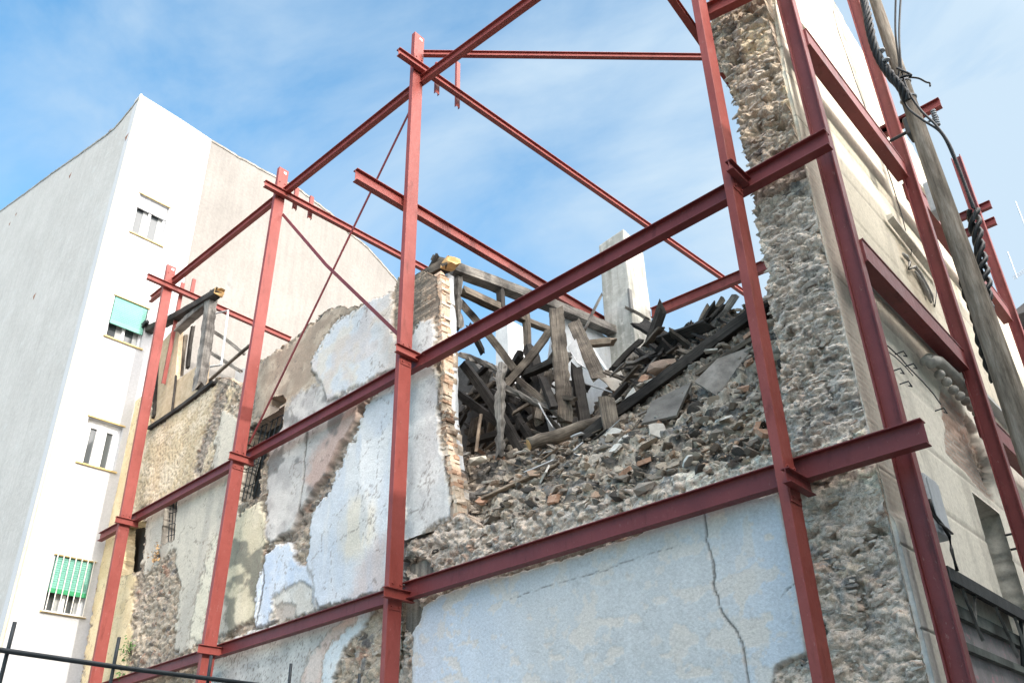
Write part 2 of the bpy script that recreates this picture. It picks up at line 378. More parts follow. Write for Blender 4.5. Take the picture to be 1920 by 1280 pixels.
def masonry(X, Z, seed, sx=.11, sz=.075, amp=.045, big=.05, cols=None, mortar=(.47, .395, .33)):
    P3 = np.stack([X, Z, X*0], 1)
    wx = X+(fbm(P3*7, seed, 3)-.5)*.10; wz = Z+(fbm(P3*7, seed+3, 3)-.5)*.10
    wx = wx+(fbm(P3*22, seed+7, 3)-.5)*.04; wz = wz+(fbm(P3*22, seed+8, 3)-.5)*.04
    fa, e, cid = facets(np.stack([wx/sx, wz/sz], 1), seed, .4)
    fb, e2, gid = facets(np.stack([wx/(sx*.36)+wz*3, wz/(sz*.40)], 1), seed+40, .45)
    q1 = np.stack([X/(sx*1.3)+fbm(P3*4, seed+1, 3)*2.5, Z/(sz*1.1)+fbm(P3*4, seed+2, 3)*2.5, X*0], 1)
    r1 = np.abs(fbm(q1, seed+61, 4)-.5)*2; r2 = np.abs(fbm(q1*2.7+9, seed+62, 4)-.5)*2
    d = amp*.5*fa+amp*.14*fb+big*(fbm(P3*2.1, seed+11, 5)-.5)*2+amp*1.5*(fbm(np.stack([X*9, Z*13, X*0], 1), seed+12, 5)-.5)+amp*.55*(sm(r1, 0, .45)-.5)+amp*.2*(sm(r2, 0, .5)-.5)+.006*(vn(P3*55, seed+5)-.5)
    cols = cols or [(.20, .165, .135), (.34, .28, .225), (.27, .25, .235), (.40, .32, .25), (.15, .14, .135), (.36, .23, .17)]
    ci = (cid*len(cols)).astype(int) % len(cols); c = np.array(cols)[ci]*(0.82+.36*gid[:, None])
    hl = sm(fbm(P3*np.array([[9., 12., 1.]]), seed+90, 4), .66, .74); d = d-hl*.09
    mo = 1-sm(e, .03, .25); mo = np.maximum(mo, sm(fbm(P3*6, seed+21, 5), .34, .52)*.9)
    tn = fbm(P3*3.1, seed+33, 5)[:, None]; mcol = np.array(mortar)[None, :]*(.78+.44*tn)+np.array((.03, .0, -.03))[None, :]*(gid[:, None]-.5)
    c = c*(1-mo[:, None])+mcol*mo[:, None]; c = c*(1-.4*(1-sm(r1, 0, .06)))[:, None]*(1-.15*(1-sm(r2, 0, .1)))[:, None]
    return d, c, e, cid
def rock_protos(n=14):
    out = []
    for s in range(n):
        rnd = random.Random(s*7+1); bm = bmesh.new()
        for k in range(13):
            v_ = Vector((rnd.gauss(0, 1), rnd.gauss(0, 1), rnd.gauss(0, 1))).normalized()*rnd.uniform(.75, 1.1); v_.x *= 1.2; v_.z *= .75; bm.verts.new(v_)
        r = bmesh.ops.convex_hull(bm, input=bm.verts)
        bmesh.ops.delete(bm, geom=list({g for g in r['geom_unused']+r['geom_interior'] if isinstance(g, bmesh.types.BMVert)}), context='VERTS')
        bmesh.ops.triangulate(bm, faces=bm.faces); bmesh.ops.subdivide_edges(bm, edges=bm.edges, cuts=1, use_grid_fill=True)
        for v_ in bm.verts: v_.co *= 1+rnd.uniform(-.035, .035)
        bm.verts.ensure_lookup_table(); out.append((np.array([v_.co[:] for v_ in bm.verts]), [tuple(v_.index for v_ in f.verts) for f in bm.faces])); bm.free()
    return out
PROT = rock_protos()

def embed(name, fn, x0, x1, z0, z1, n, r0, r1, cols, seed, parent, pale=1.0, elong=1.3, push=.5):
    """angular stones set flush in the mortar of a masonry wall"""
    rs = np.random.RandomState(seed); X = rs.uniform(x0, x1, n); Z = rs.uniform(z0, z1, n)
    pu, pv = proj(np.stack([X, X*0, Z], 1)); keep, d, c4 = fn(X, Z, pu, pv); ok = keep & (c4[:, 3] > .85)
    V = []; FF = []; CC = []; base = 0; rnd = random.Random(seed)
    for k in np.nonzero(ok)[0]:
        pv_, pf = PROT[k % len(PROT)]; r = r0+(r1-r0)*rnd.random()**1.9
        if X[k] > -r*1.2: continue
        R_ = np.array(Matrix.Rotation(rnd.uniform(0, 6.28), 3, 'X') @ Matrix.Rotation(rnd.uniform(0, 6.28), 3, 'Z'))
        q = (pv_@R_.T)*np.array((r*elong*rnd.uniform(.8, 1.2), r*rnd.uniform(.45, .8), r*rnd.uniform(.55, .9))); a = rnd.uniform(-.45, .45)
        q = q@np.array(((math.cos(a), 0, math.sin(a)), (0, 1, 0), (-math.sin(a), 0, math.cos(a))))+np.array((X[k], -d[k]+r*push, Z[k]))
        V.append(q); FF += [tuple(t+base for t in f) for f in pf]; base += len(q)
        c = np.array(cols[rnd.randrange(len(cols))])*rnd.uniform(.8, 1.2)*pale; c = c*.75+np.array(c4[k, :3])*.25; CC.append(np.tile((*np.minimum(c, .8), 1), (len(q), 1)))
    me = bpy.data.meshes.new(name); V = np.concatenate(V); me.from_pydata(V.tolist(), [], FF); ca = me.color_attributes.new('Col', 'FLOAT_COLOR', 'POINT'); ca.data.foreach_set('color', np.concatenate(CC).ravel())
    return link(name, me, ROCK, parent)
# ------------------------------------------------------------------ the ruined house
house = empty('ruined_house', (-5.5, 0, 0), 'fire-gutted old house with broken stone walls, peeling blue plaster and a cream street facade', 'building')
TOPW = [(283, 803), (330, 770), (398, 722), (404, 706), (425, 705), (452, 722), (470, 700), (484, 675), (509, 667), (525, 650), (553, 634), (575, 612), (590, 602), (600, 590), (622, 577), (639, 573), (655, 577), (675, 570), (687, 565), (705, 556), (724, 552), (740, 545), (747, 520), (772, 522), (792, 505), (820, 517), (826, 560), (824, 600), (829, 650), (830, 700), (826, 760), (834, 800), (837, 850), (846, 900), (858, 962), (845, 985), (800, 1002), (763, 1016)]
LEFTW = [(720, 1330), (120, 1330), (150, 1280), (217, 900), (262, 640), (290, 618), (296, 640), (283, 803)]
OUT_W = TOPW+[(745, 1330)]+LEFTW
HOLES = [[(229, 985), (277, 976), (265, 1068), (222, 1082)], [(312, 945), (337, 932), (330, 1012), (306, 1020)],
         [(475, 800), (512, 778), (536, 762), (530, 800), (488, 870), (488, 930), (440, 948), (452, 880)], [(512, 746), (534, 742), (538, 752), (524, 764), (510, 758)]]
def wall_left(X, Z, u, v):
    P3 = np.stack([X, Z, X*0], 1)
    jag = (fbm(P3*6, 4, 4)-.5)*16; jag2 = (fbm(P3*14, 9, 4)-.5)*10
    keep = sdpoly(u, v, OUT_W)+jag*.35 > 0
    for h in HOLES: keep &= ~(sdpoly(u+jag2*.4, v, h) > 0)
    d, c, e, cid = masonry(X, Z, 3, .13, .085, .05, .03, mortar=(.46, .39, .31))
    hfj = (fbm(P3*32, 41, 3)-.5)*9; u2 = u+jag+jag2*.7+hfj; v2 = v+(fbm(P3*6, 40, 4)-.5)*14+(fbm(P3*14, 49, 3)-.5)*8+hfj
    lf = fbm(P3*1.6, 70, 5); mf = fbm(P3*4.5, 77, 5); st = fbm(np.stack([X*5, Z*1.1, X*0], 1), 80, 5)
    crack = np.abs(fbm(P3*2.2, 91, 5)-.5)
    al = np.ones(len(X))
    def layer(poly, col, col2, th, soft=2.0, nz=None, crisp=True):
        nonlocal d, c, al
        sdp = sdpoly(u2, v2, poly); mk = sm(sdp, 0, soft)
        t = sm(mf if nz is None else nz, .40, .62)[:, None]
        cc = np.array(col)[None, :]*(1-t)+np.array(col2)[None, :]*t
        flat = th+.02*(lf-.5)*2+.008*(mf-.5)
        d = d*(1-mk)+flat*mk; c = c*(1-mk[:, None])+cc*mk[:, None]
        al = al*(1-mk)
        if soft < 5: c = lerp(c, mk*sm(5.5-sdp, 0, 3)*.4, (.47, .42, .35)); c = lerp(c, sm(sdp, -4, -.5)*(1-mk)*.45, (.16, .13, .10))  # pale plaster rim, then a painted dark line as the lip's shade
        return mk
    # pitted ochre rubble render, far left
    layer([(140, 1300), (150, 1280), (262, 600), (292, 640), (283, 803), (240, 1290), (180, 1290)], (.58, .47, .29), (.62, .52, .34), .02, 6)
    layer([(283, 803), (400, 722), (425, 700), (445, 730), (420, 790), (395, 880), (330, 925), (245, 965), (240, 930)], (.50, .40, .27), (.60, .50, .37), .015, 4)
    pit = sdpoly(u, v, [(283, 803), (400, 722), (445, 730), (395, 880), (245, 965)]) > 0
    f1, f2, pc = worley(np.stack([X/.07, Z/.06], 1), 66); pm = pit*(1-sm(f1, .18, .42))*(pc > .35)
    d -= .018*pm; c = lerp(c, pm*.55, (.36, .25, .16))
    # dark fallen streak of stones beside it
    k = sm(14-sdline(u2, v2, [(425, 700), (405, 780), (385, 830), (372, 880)]), 0, 8); d2, c2, _, _ = masonry(X, Z, 31, .07, .05, .05, .02)
    d = d*(1-k)+(d2-.03)*k; c = c*(1-k[:, None])+c2*.8*k[:, None]
    # smooth grey beige plaster around the second post
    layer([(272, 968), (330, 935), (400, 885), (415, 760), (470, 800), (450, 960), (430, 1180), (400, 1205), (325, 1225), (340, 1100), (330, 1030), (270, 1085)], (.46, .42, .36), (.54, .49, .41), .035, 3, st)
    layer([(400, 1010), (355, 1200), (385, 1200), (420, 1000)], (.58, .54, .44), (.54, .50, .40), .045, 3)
    # mould stained yellow grey plaster
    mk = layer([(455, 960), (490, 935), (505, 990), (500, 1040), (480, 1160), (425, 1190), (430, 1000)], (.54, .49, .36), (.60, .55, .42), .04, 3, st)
    mo = mk*sm(fbm(np.stack([X*1.6+Z*.8, Z*2.8, X*0], 1), 95, 5), .48, .58); c = lerp(c, mo*.75, (.12, .125, .11))
    # grey cracked plaster centre
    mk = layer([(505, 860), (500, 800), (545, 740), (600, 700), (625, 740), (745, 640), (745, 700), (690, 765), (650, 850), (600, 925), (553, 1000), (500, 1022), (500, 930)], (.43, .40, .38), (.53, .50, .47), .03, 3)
    pk = mk*sm(sdpoly(u2, v2, [(590, 850), (700, 690), (745, 640), (740, 700), (650, 850), (590, 930), (570, 900)]), -6, 12); c = lerp(c, pk*.7, (.50, .33, .27))
    k = mk*sm(fbm(P3*2.6, 99, 4), .54, .64); c = lerp(c, k*.75, (.17, .165, .16))
    # brown earth render on the top slope
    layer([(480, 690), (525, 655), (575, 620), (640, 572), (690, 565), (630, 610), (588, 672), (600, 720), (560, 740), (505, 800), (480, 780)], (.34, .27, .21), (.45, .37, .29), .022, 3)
    # upper pale plaster
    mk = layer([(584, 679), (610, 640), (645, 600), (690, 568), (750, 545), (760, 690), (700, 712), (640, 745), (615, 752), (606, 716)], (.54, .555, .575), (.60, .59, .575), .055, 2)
    c = lerp(c, mk*sm(mf, .50, .62)*.5, (.58, .51, .42)); c = lerp(c, mk*sm(fbm(P3*3, 120, 4), .52, .64)*.4, (.55, .44, .39))
    c = lerp(c, mk*sm(u, 690, 740)*.5, (.52, .44, .37))
    # long gash
    gl = sdline(u+jag*1.1, v+jag2, [(728, 712), (700, 748), (684, 768), (662, 815), (644, 849), (620, 890), (599, 922), (575, 960), (556, 1000), (535, 1012)])
    gw = 4+9*fbm(P3*3, 130, 3)+3; k = sm(gw-gl, 0, 3); d2, c2, _, _ = masonry(X, Z, 33, .08, .05, .04, .03)
    d = d*(1-k)+(d2-.07)*k; c = c*(1-k[:, None])+c2*.75*k[:, None]
    # bulging white and blue plaster
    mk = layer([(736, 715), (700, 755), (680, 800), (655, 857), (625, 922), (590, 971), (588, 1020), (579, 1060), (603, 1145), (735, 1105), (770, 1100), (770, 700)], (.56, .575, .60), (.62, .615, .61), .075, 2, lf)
    c = lerp(c, mk*sm(sdpoly(u2, v2, [(640, 980), (665, 930), (700, 925), (720, 960), (715, 1010), (680, 1050), (650, 1060), (640, 1020)]), -12, 20)*.75, (.66, .58, .46))
    c = lerp(c, mk*sm(sdpoly(u2, v2, [(720, 1000), (735, 1000), (735, 1110), (660, 1125), (680, 1060)]), -10, 14)*.7, (.55, .44, .40))
    c = lerp(c, mk*sm(st, .5, .66)*.35, (.45, .51, .60))
    d += mk*.05*(fbm(P3*1.1, 140, 2)-.5)*2
    # lower blue piece
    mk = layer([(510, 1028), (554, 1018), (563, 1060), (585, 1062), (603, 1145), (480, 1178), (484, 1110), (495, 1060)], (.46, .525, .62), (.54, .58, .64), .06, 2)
    c = lerp(c, mk*sm(500-u2, -8, 16)*.8, (.66, .68, .70))
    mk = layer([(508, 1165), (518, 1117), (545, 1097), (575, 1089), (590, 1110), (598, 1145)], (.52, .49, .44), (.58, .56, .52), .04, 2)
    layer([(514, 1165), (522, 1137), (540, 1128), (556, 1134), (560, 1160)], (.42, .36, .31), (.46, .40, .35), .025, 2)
    # under the low beam
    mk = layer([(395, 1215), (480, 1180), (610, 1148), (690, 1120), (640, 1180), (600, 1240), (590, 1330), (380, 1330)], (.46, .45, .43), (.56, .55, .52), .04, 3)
    f1, f2, pc = worley(np.stack([X/.035, Z/.035], 1), 67); c = lerp(c, mk*(f1 < .25)*(pc > .5)*.8, (.20, .18, .16))
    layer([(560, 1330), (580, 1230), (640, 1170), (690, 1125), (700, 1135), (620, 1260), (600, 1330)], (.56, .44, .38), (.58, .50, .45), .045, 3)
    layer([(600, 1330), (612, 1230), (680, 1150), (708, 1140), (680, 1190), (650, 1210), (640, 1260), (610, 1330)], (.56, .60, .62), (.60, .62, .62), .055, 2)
    # pillar face right of the third post
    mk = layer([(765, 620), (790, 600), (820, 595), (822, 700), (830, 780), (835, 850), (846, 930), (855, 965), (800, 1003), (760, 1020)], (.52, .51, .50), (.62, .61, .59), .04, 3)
    c = lerp(c, mk*sm(st, .5, .65)*.4, (.36, .35, .35))
    # exposed brick on the pillar top
    k = sm(sdpoly(u2, v2, [(740, 560), (750, 515), (850, 500), (850, 590), (795, 605), (770, 640), (740, 640)]), 0, 3)
    row = np.floor(Z/.048); fx = np.mod(X/.22+.5*np.mod(row, 2), 1); fz = np.mod(Z/.048, 1)
    br = sm(fz, .1, .3)*sm(1-fz, .1, .3)*sm(fx, .02, .08)*sm(1-fx, .02, .08); hb = h3(np.floor(X/.22+.5*np.mod(row, 2)).astype(int), row.astype(int), row.astype(int)*0, 5)
    d = d*(1-k)+(.0+.035*br*hb+.015*(mf-.5))*k
    cb = np.array((.34, .27, .21))[None, :]*(.7+.6*hb[:, None])*br[:, None]+np.array((.22, .19, .16))[None, :]*(1-br[:, None]); c = c*(1-k[:, None])+cb*k[:, None]
    # hairline cracks & soot runs
    c = lerp(c, (crack < .006)*.6, (.18, .15, .13))
    for ln in ([(577, 805), (572, 900), (560, 975)], [(500, 1022), (530, 1010), (560, 1020)], [(430, 960), (425, 1000), (428, 1040)], [(484, 1178), (500, 1090), (496, 1040)]):
        q = sdline(u+jag2*.5, v, ln); c = lerp(c, sm(2.0-q, 0, 1.6)*.8, (.10, .085, .07)); d -= .02*sm(2.2-q, 0, 1.6)
    return keep, d, np.concatenate([c, al[:, None]], 1)
grid_wall('side_wall', -15.9, -4.8, 3.0, 10.4, .022, wall_left, house, STONEC, .29)
m = MB(); m.box((-15.8, .16, 0), (-.02, .36, 3.1)); m.build('wall_base', BEIGEWALL, house)

OUT_B = [(745, 1330), (763, 1016), (800, 1003), (850, 975), (862, 965), (868, 955), (900, 985), (1000, 960), (1100, 935), (1200, 905), (1300, 880), (1400, 858), (1440, 850), (1460, 842)]
PIERL = [(1478, 830), (1468, 760), (1462, 700), (1455, 640), (1444, 575), (1437, 540), (1432, 480), (1420, 430), (1413, 400), (1411, 340), (1399, 285), (1391, 240), (1385, 205), (1372, 170), (1352, 135), (1337, 90), (1330, 40), (1325, -60)]
def blue_wall(X, Z, u, v):
    P3 = np.stack([X, Z, X*0], 1)
    jag = (fbm(P3*7, 14, 4)-.5)*26; jag2 = (fbm(P3*18, 19, 4)-.5)*14
    keep = (sdpoly(u, v, OUT_B+PIERL+[(1520, -60), (1560, 200), (1900, 1400), (740, 1400)])+jag*.5+jag2*.3 > 0)
    d, c, e, cid = masonry(X, Z, 53, .13, .09, .055, .055, mortar=(.50, .425, .36), cols=[(.30, .27, .235), (.40, .34, .275), (.33, .31, .285), (.44, .37, .29), (.22, .21, .20), (.38, .27, .21)])
    # horizontally layered grey courses of the pier
    k = sm(sdpoly(u+jag, v+jag, [(1405, 340), (1530, 300), (1600, 640), (1640, 800), (1470, 880), (1440, 600)]), 0, 30)
    d2, c2, _, _ = masonry(X, Z, 58, .17, .05, .05, .03, cols=[(.20, .185, .175), (.27, .25, .23), (.24, .235, .23), (.31, .275, .24), (.15, .145, .14)], mortar=(.46, .40, .345))
    d = d*(1-k)+d2*k; c = c*(1-k[:, None])+c2*k[:, None]
    rg = np.abs(fbm(np.stack([X*5+fbm(P3*3, 5, 3)*2, Z*19+fbm(P3*4, 6, 3)*5, X*0], 1), 61, 5)-.5)*2
    d = d+k*(.035*sm(rg, .02, .35)-.015); c = c*(1-.45*(k*(1-sm(rg, .0, .07)))[:, None])
    # dark brown, deeply eroded top
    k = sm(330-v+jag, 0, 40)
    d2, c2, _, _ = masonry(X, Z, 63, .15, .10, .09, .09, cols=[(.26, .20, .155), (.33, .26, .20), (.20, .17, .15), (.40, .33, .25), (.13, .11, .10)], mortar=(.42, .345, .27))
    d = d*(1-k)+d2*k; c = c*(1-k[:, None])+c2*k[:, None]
    f = sm(sdpoly(u+jag, v+jag, [(1380, 60), (1440, 30), (1452, 90), (1420, 110), (1400, 130)]), 0, 14); f = np.maximum(f, sm(sdpoly(u+jag, v+jag, [(1410, 320), (1500, 290), (1470, 330), (1420, 335)]), 0, 8)); f = np.maximum(f, sm(sdpoly(u+jag, v, [(1458, 160), (1490, 150), (1498, 220), (1470, 200)]), 0, 8))
    c = lerp(c, f*.75, (.62, .50, .34))  # warm pale flecks painted in as grazing sun on the pier
    rg2 = np.abs(fbm(np.stack([X*11, Z*13, X*0], 1), 62, 5)-.5)*2; kk = 1-k*.4; d = d+kk*(.015*sm(rg2, .0, .4)-.008); c = c*(1-.4*(kk*(1-sm(rg2, .0, .09)))[:, None])
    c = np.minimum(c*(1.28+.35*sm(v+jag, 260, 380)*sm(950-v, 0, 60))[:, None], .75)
    for hx, hy in ((1385, 115), (1452, 30), (1466, 240), (1400, 22)):
        q = np.hypot((u-hx)/1.6+jag*.3, v-hy+jag2); d -= .18*sm(16-q, 0, 14)
    # grey lumpy mortar over the low beam
    k = sm(sdpoly(u2 := u+jag*.6, v2 := v+jag2, [(760, 1110), (820, 1075), (1000, 1010), (1150, 960), (1300, 915), (1400, 870), (1450, 860), (1480, 860), (1480, 900), (1200, 1010), (790, 1130)]), 0, 8)*sm(fbm(P3*4, 160, 3), .38, .5)
    c = lerp(c, k*.8, (.42, .39, .345)); d = d*(1-.6*k)+.02*k
    d -= .14*sm(24-np.hypot((u-785)/1.3+jag*.4, v-1062), 0, 14); d -= .12*sm(22-np.hypot(u-768, (v-1150)/2.2), 0, 12)
    # sheet of pale blue plaster
    BL = [(800, 1140), (826, 1118), (880, 1098), (960, 1078), (1060, 1050), (1180, 1012), (1300, 965), (1400, 940), (1462, 925), (1472, 960), (1484, 1020), (1500, 1100), (1512, 1160), (1520, 1222), (1490, 1238), (1462, 1252), (1450, 1300), (1445, 1420), (770, 1420), (777, 1230), (779, 1185), (792, 1165)]
    s = sdpoly(u+jag*.28+jag2*.4, v+jag*.2+jag2*.4, BL); mk = sm(s, 0, 1.6)
    lf = fbm(P3*.9, 170, 4); st = fbm(np.stack([X*7, Z*1.0, X*0], 1), 175, 5); mf = fbm(P3*5.5, 178, 5)
    bl = np.array((.455, .475, .50))[None, :]*(1-lf[:, None])+np.array((.475, .48, .485))[None, :]*lf[:, None]
    lw = (sm(1030-u, 0, 190)*.55+sm(u-1380, 0, 80)*.35)*(.6+.8*mf); cc = bl*(1-lw[:, None])+np.array((.43, .485, .56))[None, :]*lw[:, None]
    gy = sm(sdpoly(u+jag, v, [(960, 1110), (1100, 1050), (1380, 960), (1390, 1290), (980, 1290)]), -30, 60)*.8
    cc = cc*(1-gy[:, None])+np.array((.44, .44, .435))[None, :]*gy[:, None]
    cc = cc*(.97+.06*sm(st, .35, .65))[:, None]
    pn = fbm(np.stack([X*4.2, Z*5.2, X*0], 1), 190, 6); pe = sm(pn, .63, .645)*.75; pe2 = sm(fbm(P3*8, 195, 5), .65, .66)*.6
    for bx, by, rx, ry in ((1165, 1165, 34, 12), (1195, 1160, 22, 14), (1165, 1222, 28, 14), (1150, 1245, 20, 12), (1060, 1235, 30, 10), (1085, 1195, 18, 26), (1000, 1160, 20, 8), (1415, 985, 16, 12), (1448, 1010, 14, 12), (1405, 1085, 12, 14), (1395, 1130, 14, 22), (1420, 1190, 26, 24), (1450, 1150, 16, 14), (1380, 1215, 16, 14), (842, 1140, 14, 16), (860, 1120, 12, 10), (822, 1225, 16, 10), (1290, 1180, 20, 12), (1250, 1230, 24, 9), (1330, 1260, 22, 12)):
        q = 1-np.hypot((u-bx)/rx, (v-by)/ry)+(pn-.5)*3.2+(mf-.5)*1.2; pe = np.maximum(pe, sm(q, .32, .40)*.9)
    cc = lerp(cc, np.maximum(pe, pe2), (.52, .475, .43))
    cc = lerp(cc, sm(12-s+jag*.3, 0, 8)*.5, (.47, .44, .40))
    fl = .055+.018*(lf-.5)*2-.004*pe+.004*(mf-.5)
    cc = cc*1.2; d = d*(1-mk)+fl*mk; c = c*(1-mk[:, None])+cc*mk[:, None]
    for ln, wd in (([(1326, 962), (1330, 1010), (1344, 1060), (1346, 1100), (1362, 1150), (1386, 1180), (1400, 1215), (1412, 1290)], 1.6), ([(950, 1128), (1050, 1095), (1140, 1070), (1220, 1042), (1290, 1022)], .5), ([(1470, 1120), (1500, 1090), (1512, 1100)], 1.0)):
        q = sdline(u+jag*.35+jag2*.4, v+jag2*.3, ln); c = lerp(c, mk*sm(wd*(.6+.8*fbm(P3*6, 230, 3))-q, -1.0, .6)*.8, (.13, .12, .11)); d -= mk*.02*sm(wd-q, 0, 1)
    # pale worn render strip at the corner
    k = sm(u-(1440+.262*v+jag*.25), -34, -26)*sm(v, 960, 1000)*.9
    c = lerp(c, k, (.40, .40, .39)); d = d*(1-k)+.05*k
    k = sm(u-(1438+.27*v)+jag*.2, -6, 0)*sm(300-v, 0, 30); c = lerp(c, k, (.52, .46, .36))
    return keep, d, np.concatenate([c, (1-mk)[:, None]], 1)
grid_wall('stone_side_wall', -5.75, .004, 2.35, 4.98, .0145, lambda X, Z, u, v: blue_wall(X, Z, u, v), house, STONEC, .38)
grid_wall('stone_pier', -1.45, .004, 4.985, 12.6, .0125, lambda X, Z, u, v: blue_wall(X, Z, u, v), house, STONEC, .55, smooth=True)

PALE = [(.44, .40, .35), (.50, .46, .41), (.38, .345, .30), (.47, .41, .345), (.33, .315, .30), (.46, .34, .27), (.55, .51, .46)]
GREYC = [(.42, .375, .33), (.48, .43, .385), (.36, .325, .295), (.52, .465, .41), (.43, .35, .285)]
BROWN = [(.34, .25, .175), (.42, .33, .24), (.25, .19, .145), (.50, .40, .29), (.18, .145, .12), (.38, .33, .28)]
embed('embedded_stones', blue_wall, -1.55, 0, 2.4, 5.15, 2600, .014, .06, PALE, 1, house)
embed('embedded_stones', blue_wall, -1.5, 0, 5.0, 10.0, 4600, .012, .05, GREYC+PALE[:3], 2, house, elong=1.6)
embed('embedded_stones', blue_wall, -1.5, 0, 9.4, 12.6, 2300, .014, .07, BROWN, 3, house, elong=1.35)
embed('embedded_stones', blue_wall, -5.7, -1.2, 3.6, 4.98, 2600, .012, .045, PALE, 4, house)
embed('embedded_stones', wall_left, -15.6, -4.9, 3.3, 10.3, 9000, .018, .06, PALE+[(.50, .36, .26)], 5, house)

# broken brick end of the pillar, facing the collapse (its thickness runs back into the house)
def pillar_end():
    prof = [(518, 823), (560, 826), (600, 824), (650, 829), (700, 830), (760, 826), (800, 834), (850, 838), (900, 846), (940, 852), (975, 858)]
    rnd = random.Random(3); m = MB(); z = at(858, 975, 'y', 0)[2]; ztop = at(823, 512, 'y', 0)[2]; cols = []
    zs = [PY(x, y)[2] for y, x in prof][::-1]; xs = [PY(x, y)[0] for y, x in prof][::-1]
    row = 0
    while z < ztop:
        h = .043+rnd.random()*.006; x = np.interp(z, zs, xs)
        nb = 2 if row % 2 else 1; y0 = .0
        for k in range(nb):
            L_ = .17/nb; out = rnd.uniform(.0, .045)-(.04 if rnd.random() < .12 else 0)
            ya, yb = y0+k*L_+.005, y0+(k+1)*L_-.005
            n = len(m.v); m.box((x-.22, ya, z), (x+out, yb, z+h))
            for i in range(n, n+8):
                q = m.v[i]; m.v[i] = (q[0]+rnd.uniform(-.012, .012), q[1]+rnd.uniform(-.004, .004), q[2]+rnd.uniform(-.005, .005))
            b = rnd.random(); col = ((.52, .36, .26), (.60, .46, .35), (.50, .33, .23), (.62, .53, .43))[int(b*4)]
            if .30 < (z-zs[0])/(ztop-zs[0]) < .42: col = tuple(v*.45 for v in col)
            cols += [(*col, 1)]*8
        z += h+.011; row += 1
    # mortar core
    for k in range(len(zs)-1):
        n = len(m.v); a = xs[k]-.0; b = xs[k+1]-.0
        m.add([(a-.25, .008, zs[k]), (a+.018, .008, zs[k]), (a+.018, .168, zs[k]), (a-.25, .168, zs[k]), (b-.25, .008, zs[k+1]), (b+.018, .008, zs[k+1]), (b+.018, .168, zs[k+1]), (b-.25, .168, zs[k+1])],
              [(0, 1, 5, 4), (1, 2, 6, 5), (2, 3, 7, 6)]); cols += [(.50, .42, .33, 1)]*8
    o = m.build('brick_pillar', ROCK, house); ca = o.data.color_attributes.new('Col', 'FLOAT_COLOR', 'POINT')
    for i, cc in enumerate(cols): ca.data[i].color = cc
    return o
pillar_end()
# thin white plastered lining strip behind the pillar
def px_plate(pts, ax, v, th, name, mat, parent, holes=()):
    i = 'xyz'.index(ax); k = [j for j in range(3) if j != i]
    lp = [[tuple(at(x, y, ax, v)[k]) for x, y in L_] for L_ in (pts, *holes)]
    return plate(lp, ax, v, th, name, mat, parent)
LIN = noisy('white blue inner plaster', (.50, .54, .57), (.62, .64, .65), 2.5, streak=(.8, .8, .8), bd=.006, bs=20, c3=(.45, .42, .38))
zl = np.linspace(PY(862, 862, .24)[2]-.15, PY(840, 520, .24)[2], 26); m = MB(); rl = random.Random(4)
zs_ = [PY(x, y)[2] for y, x in ((518, 823), (650, 829), (760, 828), (850, 838), (975, 858))][::-1]; xs_ = [PY(x, y)[0] for y, x in ((518, 823), (650, 829), (760, 828), (850, 838), (975, 858))][::-1]
vs = []
for z in zl:
    x = float(np.interp(z, zs_, xs_))-.005+rl.uniform(-.004, .004); ye = .29+rl.uniform(-.012, .012); vs += [(x-.2, .176, z), (x, .176, z), (x, ye, z), (x-.2, ye, z)]
m.add(vs, [(4*k+q, 4*k+(q+1) % 4, 4*k+4+(q+1) % 4, 4*k+4+q) for k in range(25) for q in range(4)]+[(100, 101, 102, 103)]); m.build('inner_lining', LIN, house)
px_plate([(1046, 596), (1090, 600), (1165, 650), (1176, 700), (1168, 760), (1120, 800), (1050, 838), (1030, 760), (1038, 660)], 'x', -5.3, -.12, 'cross_wall', LIN, house)
px_plate([(856, 690), (880, 668), (905, 700), (930, 690), (945, 735), (1000, 705), (1030, 690), (1062, 720), (1075, 860), (850, 880)], 'y', 2.7, .2, 'dark_backing_wall', noisy('dark backing plate', (.035, .033, .031), (.10, .095, .088), 3, bd=.02, bs=14), house)  # dark plate added behind the hollow so it reads dark
px_plate([(1030, 700), (1065, 640), (1100, 640), (1140, 700), (1175, 690), (1170, 830), (1040, 850)], 'y', 3.3, .12, 'inner_wall', LIN, house)
# white pier seen through the roof timbers
def vbox_px(name, pl, pa, pr, py0, py1, y, mat, parent, dy=.8, top=None):
    """box standing vertical: left edge pixel, arris pixel, right edge pixel at the rows given"""
    a = at(pl[0], pl[1], 'y', y); b = at(pa[0], pa[1], 'y', y); c = at(pr[0], pr[1], 'x', b[0])
    z0 = at(pa[0], py1, 'y', y)[2]; z1 = at(pa[0], py0, 'y', y)[2]
    m = MB(); nz = 10; 
    m.box((a[0], y, z0), (b[0], c[1], z1))
    return m.build(name, mat, parent, bevel=.012), (a, b, c, z0, z1)
INW = noisy('white inner render', (.46, .47, .48), (.58, .59, .59), 2, bd=.006, bs=18)
vbox_px('white_pier', (929, 640), (953, 640), (985, 640), 596, 870, 4.4, INW, house)
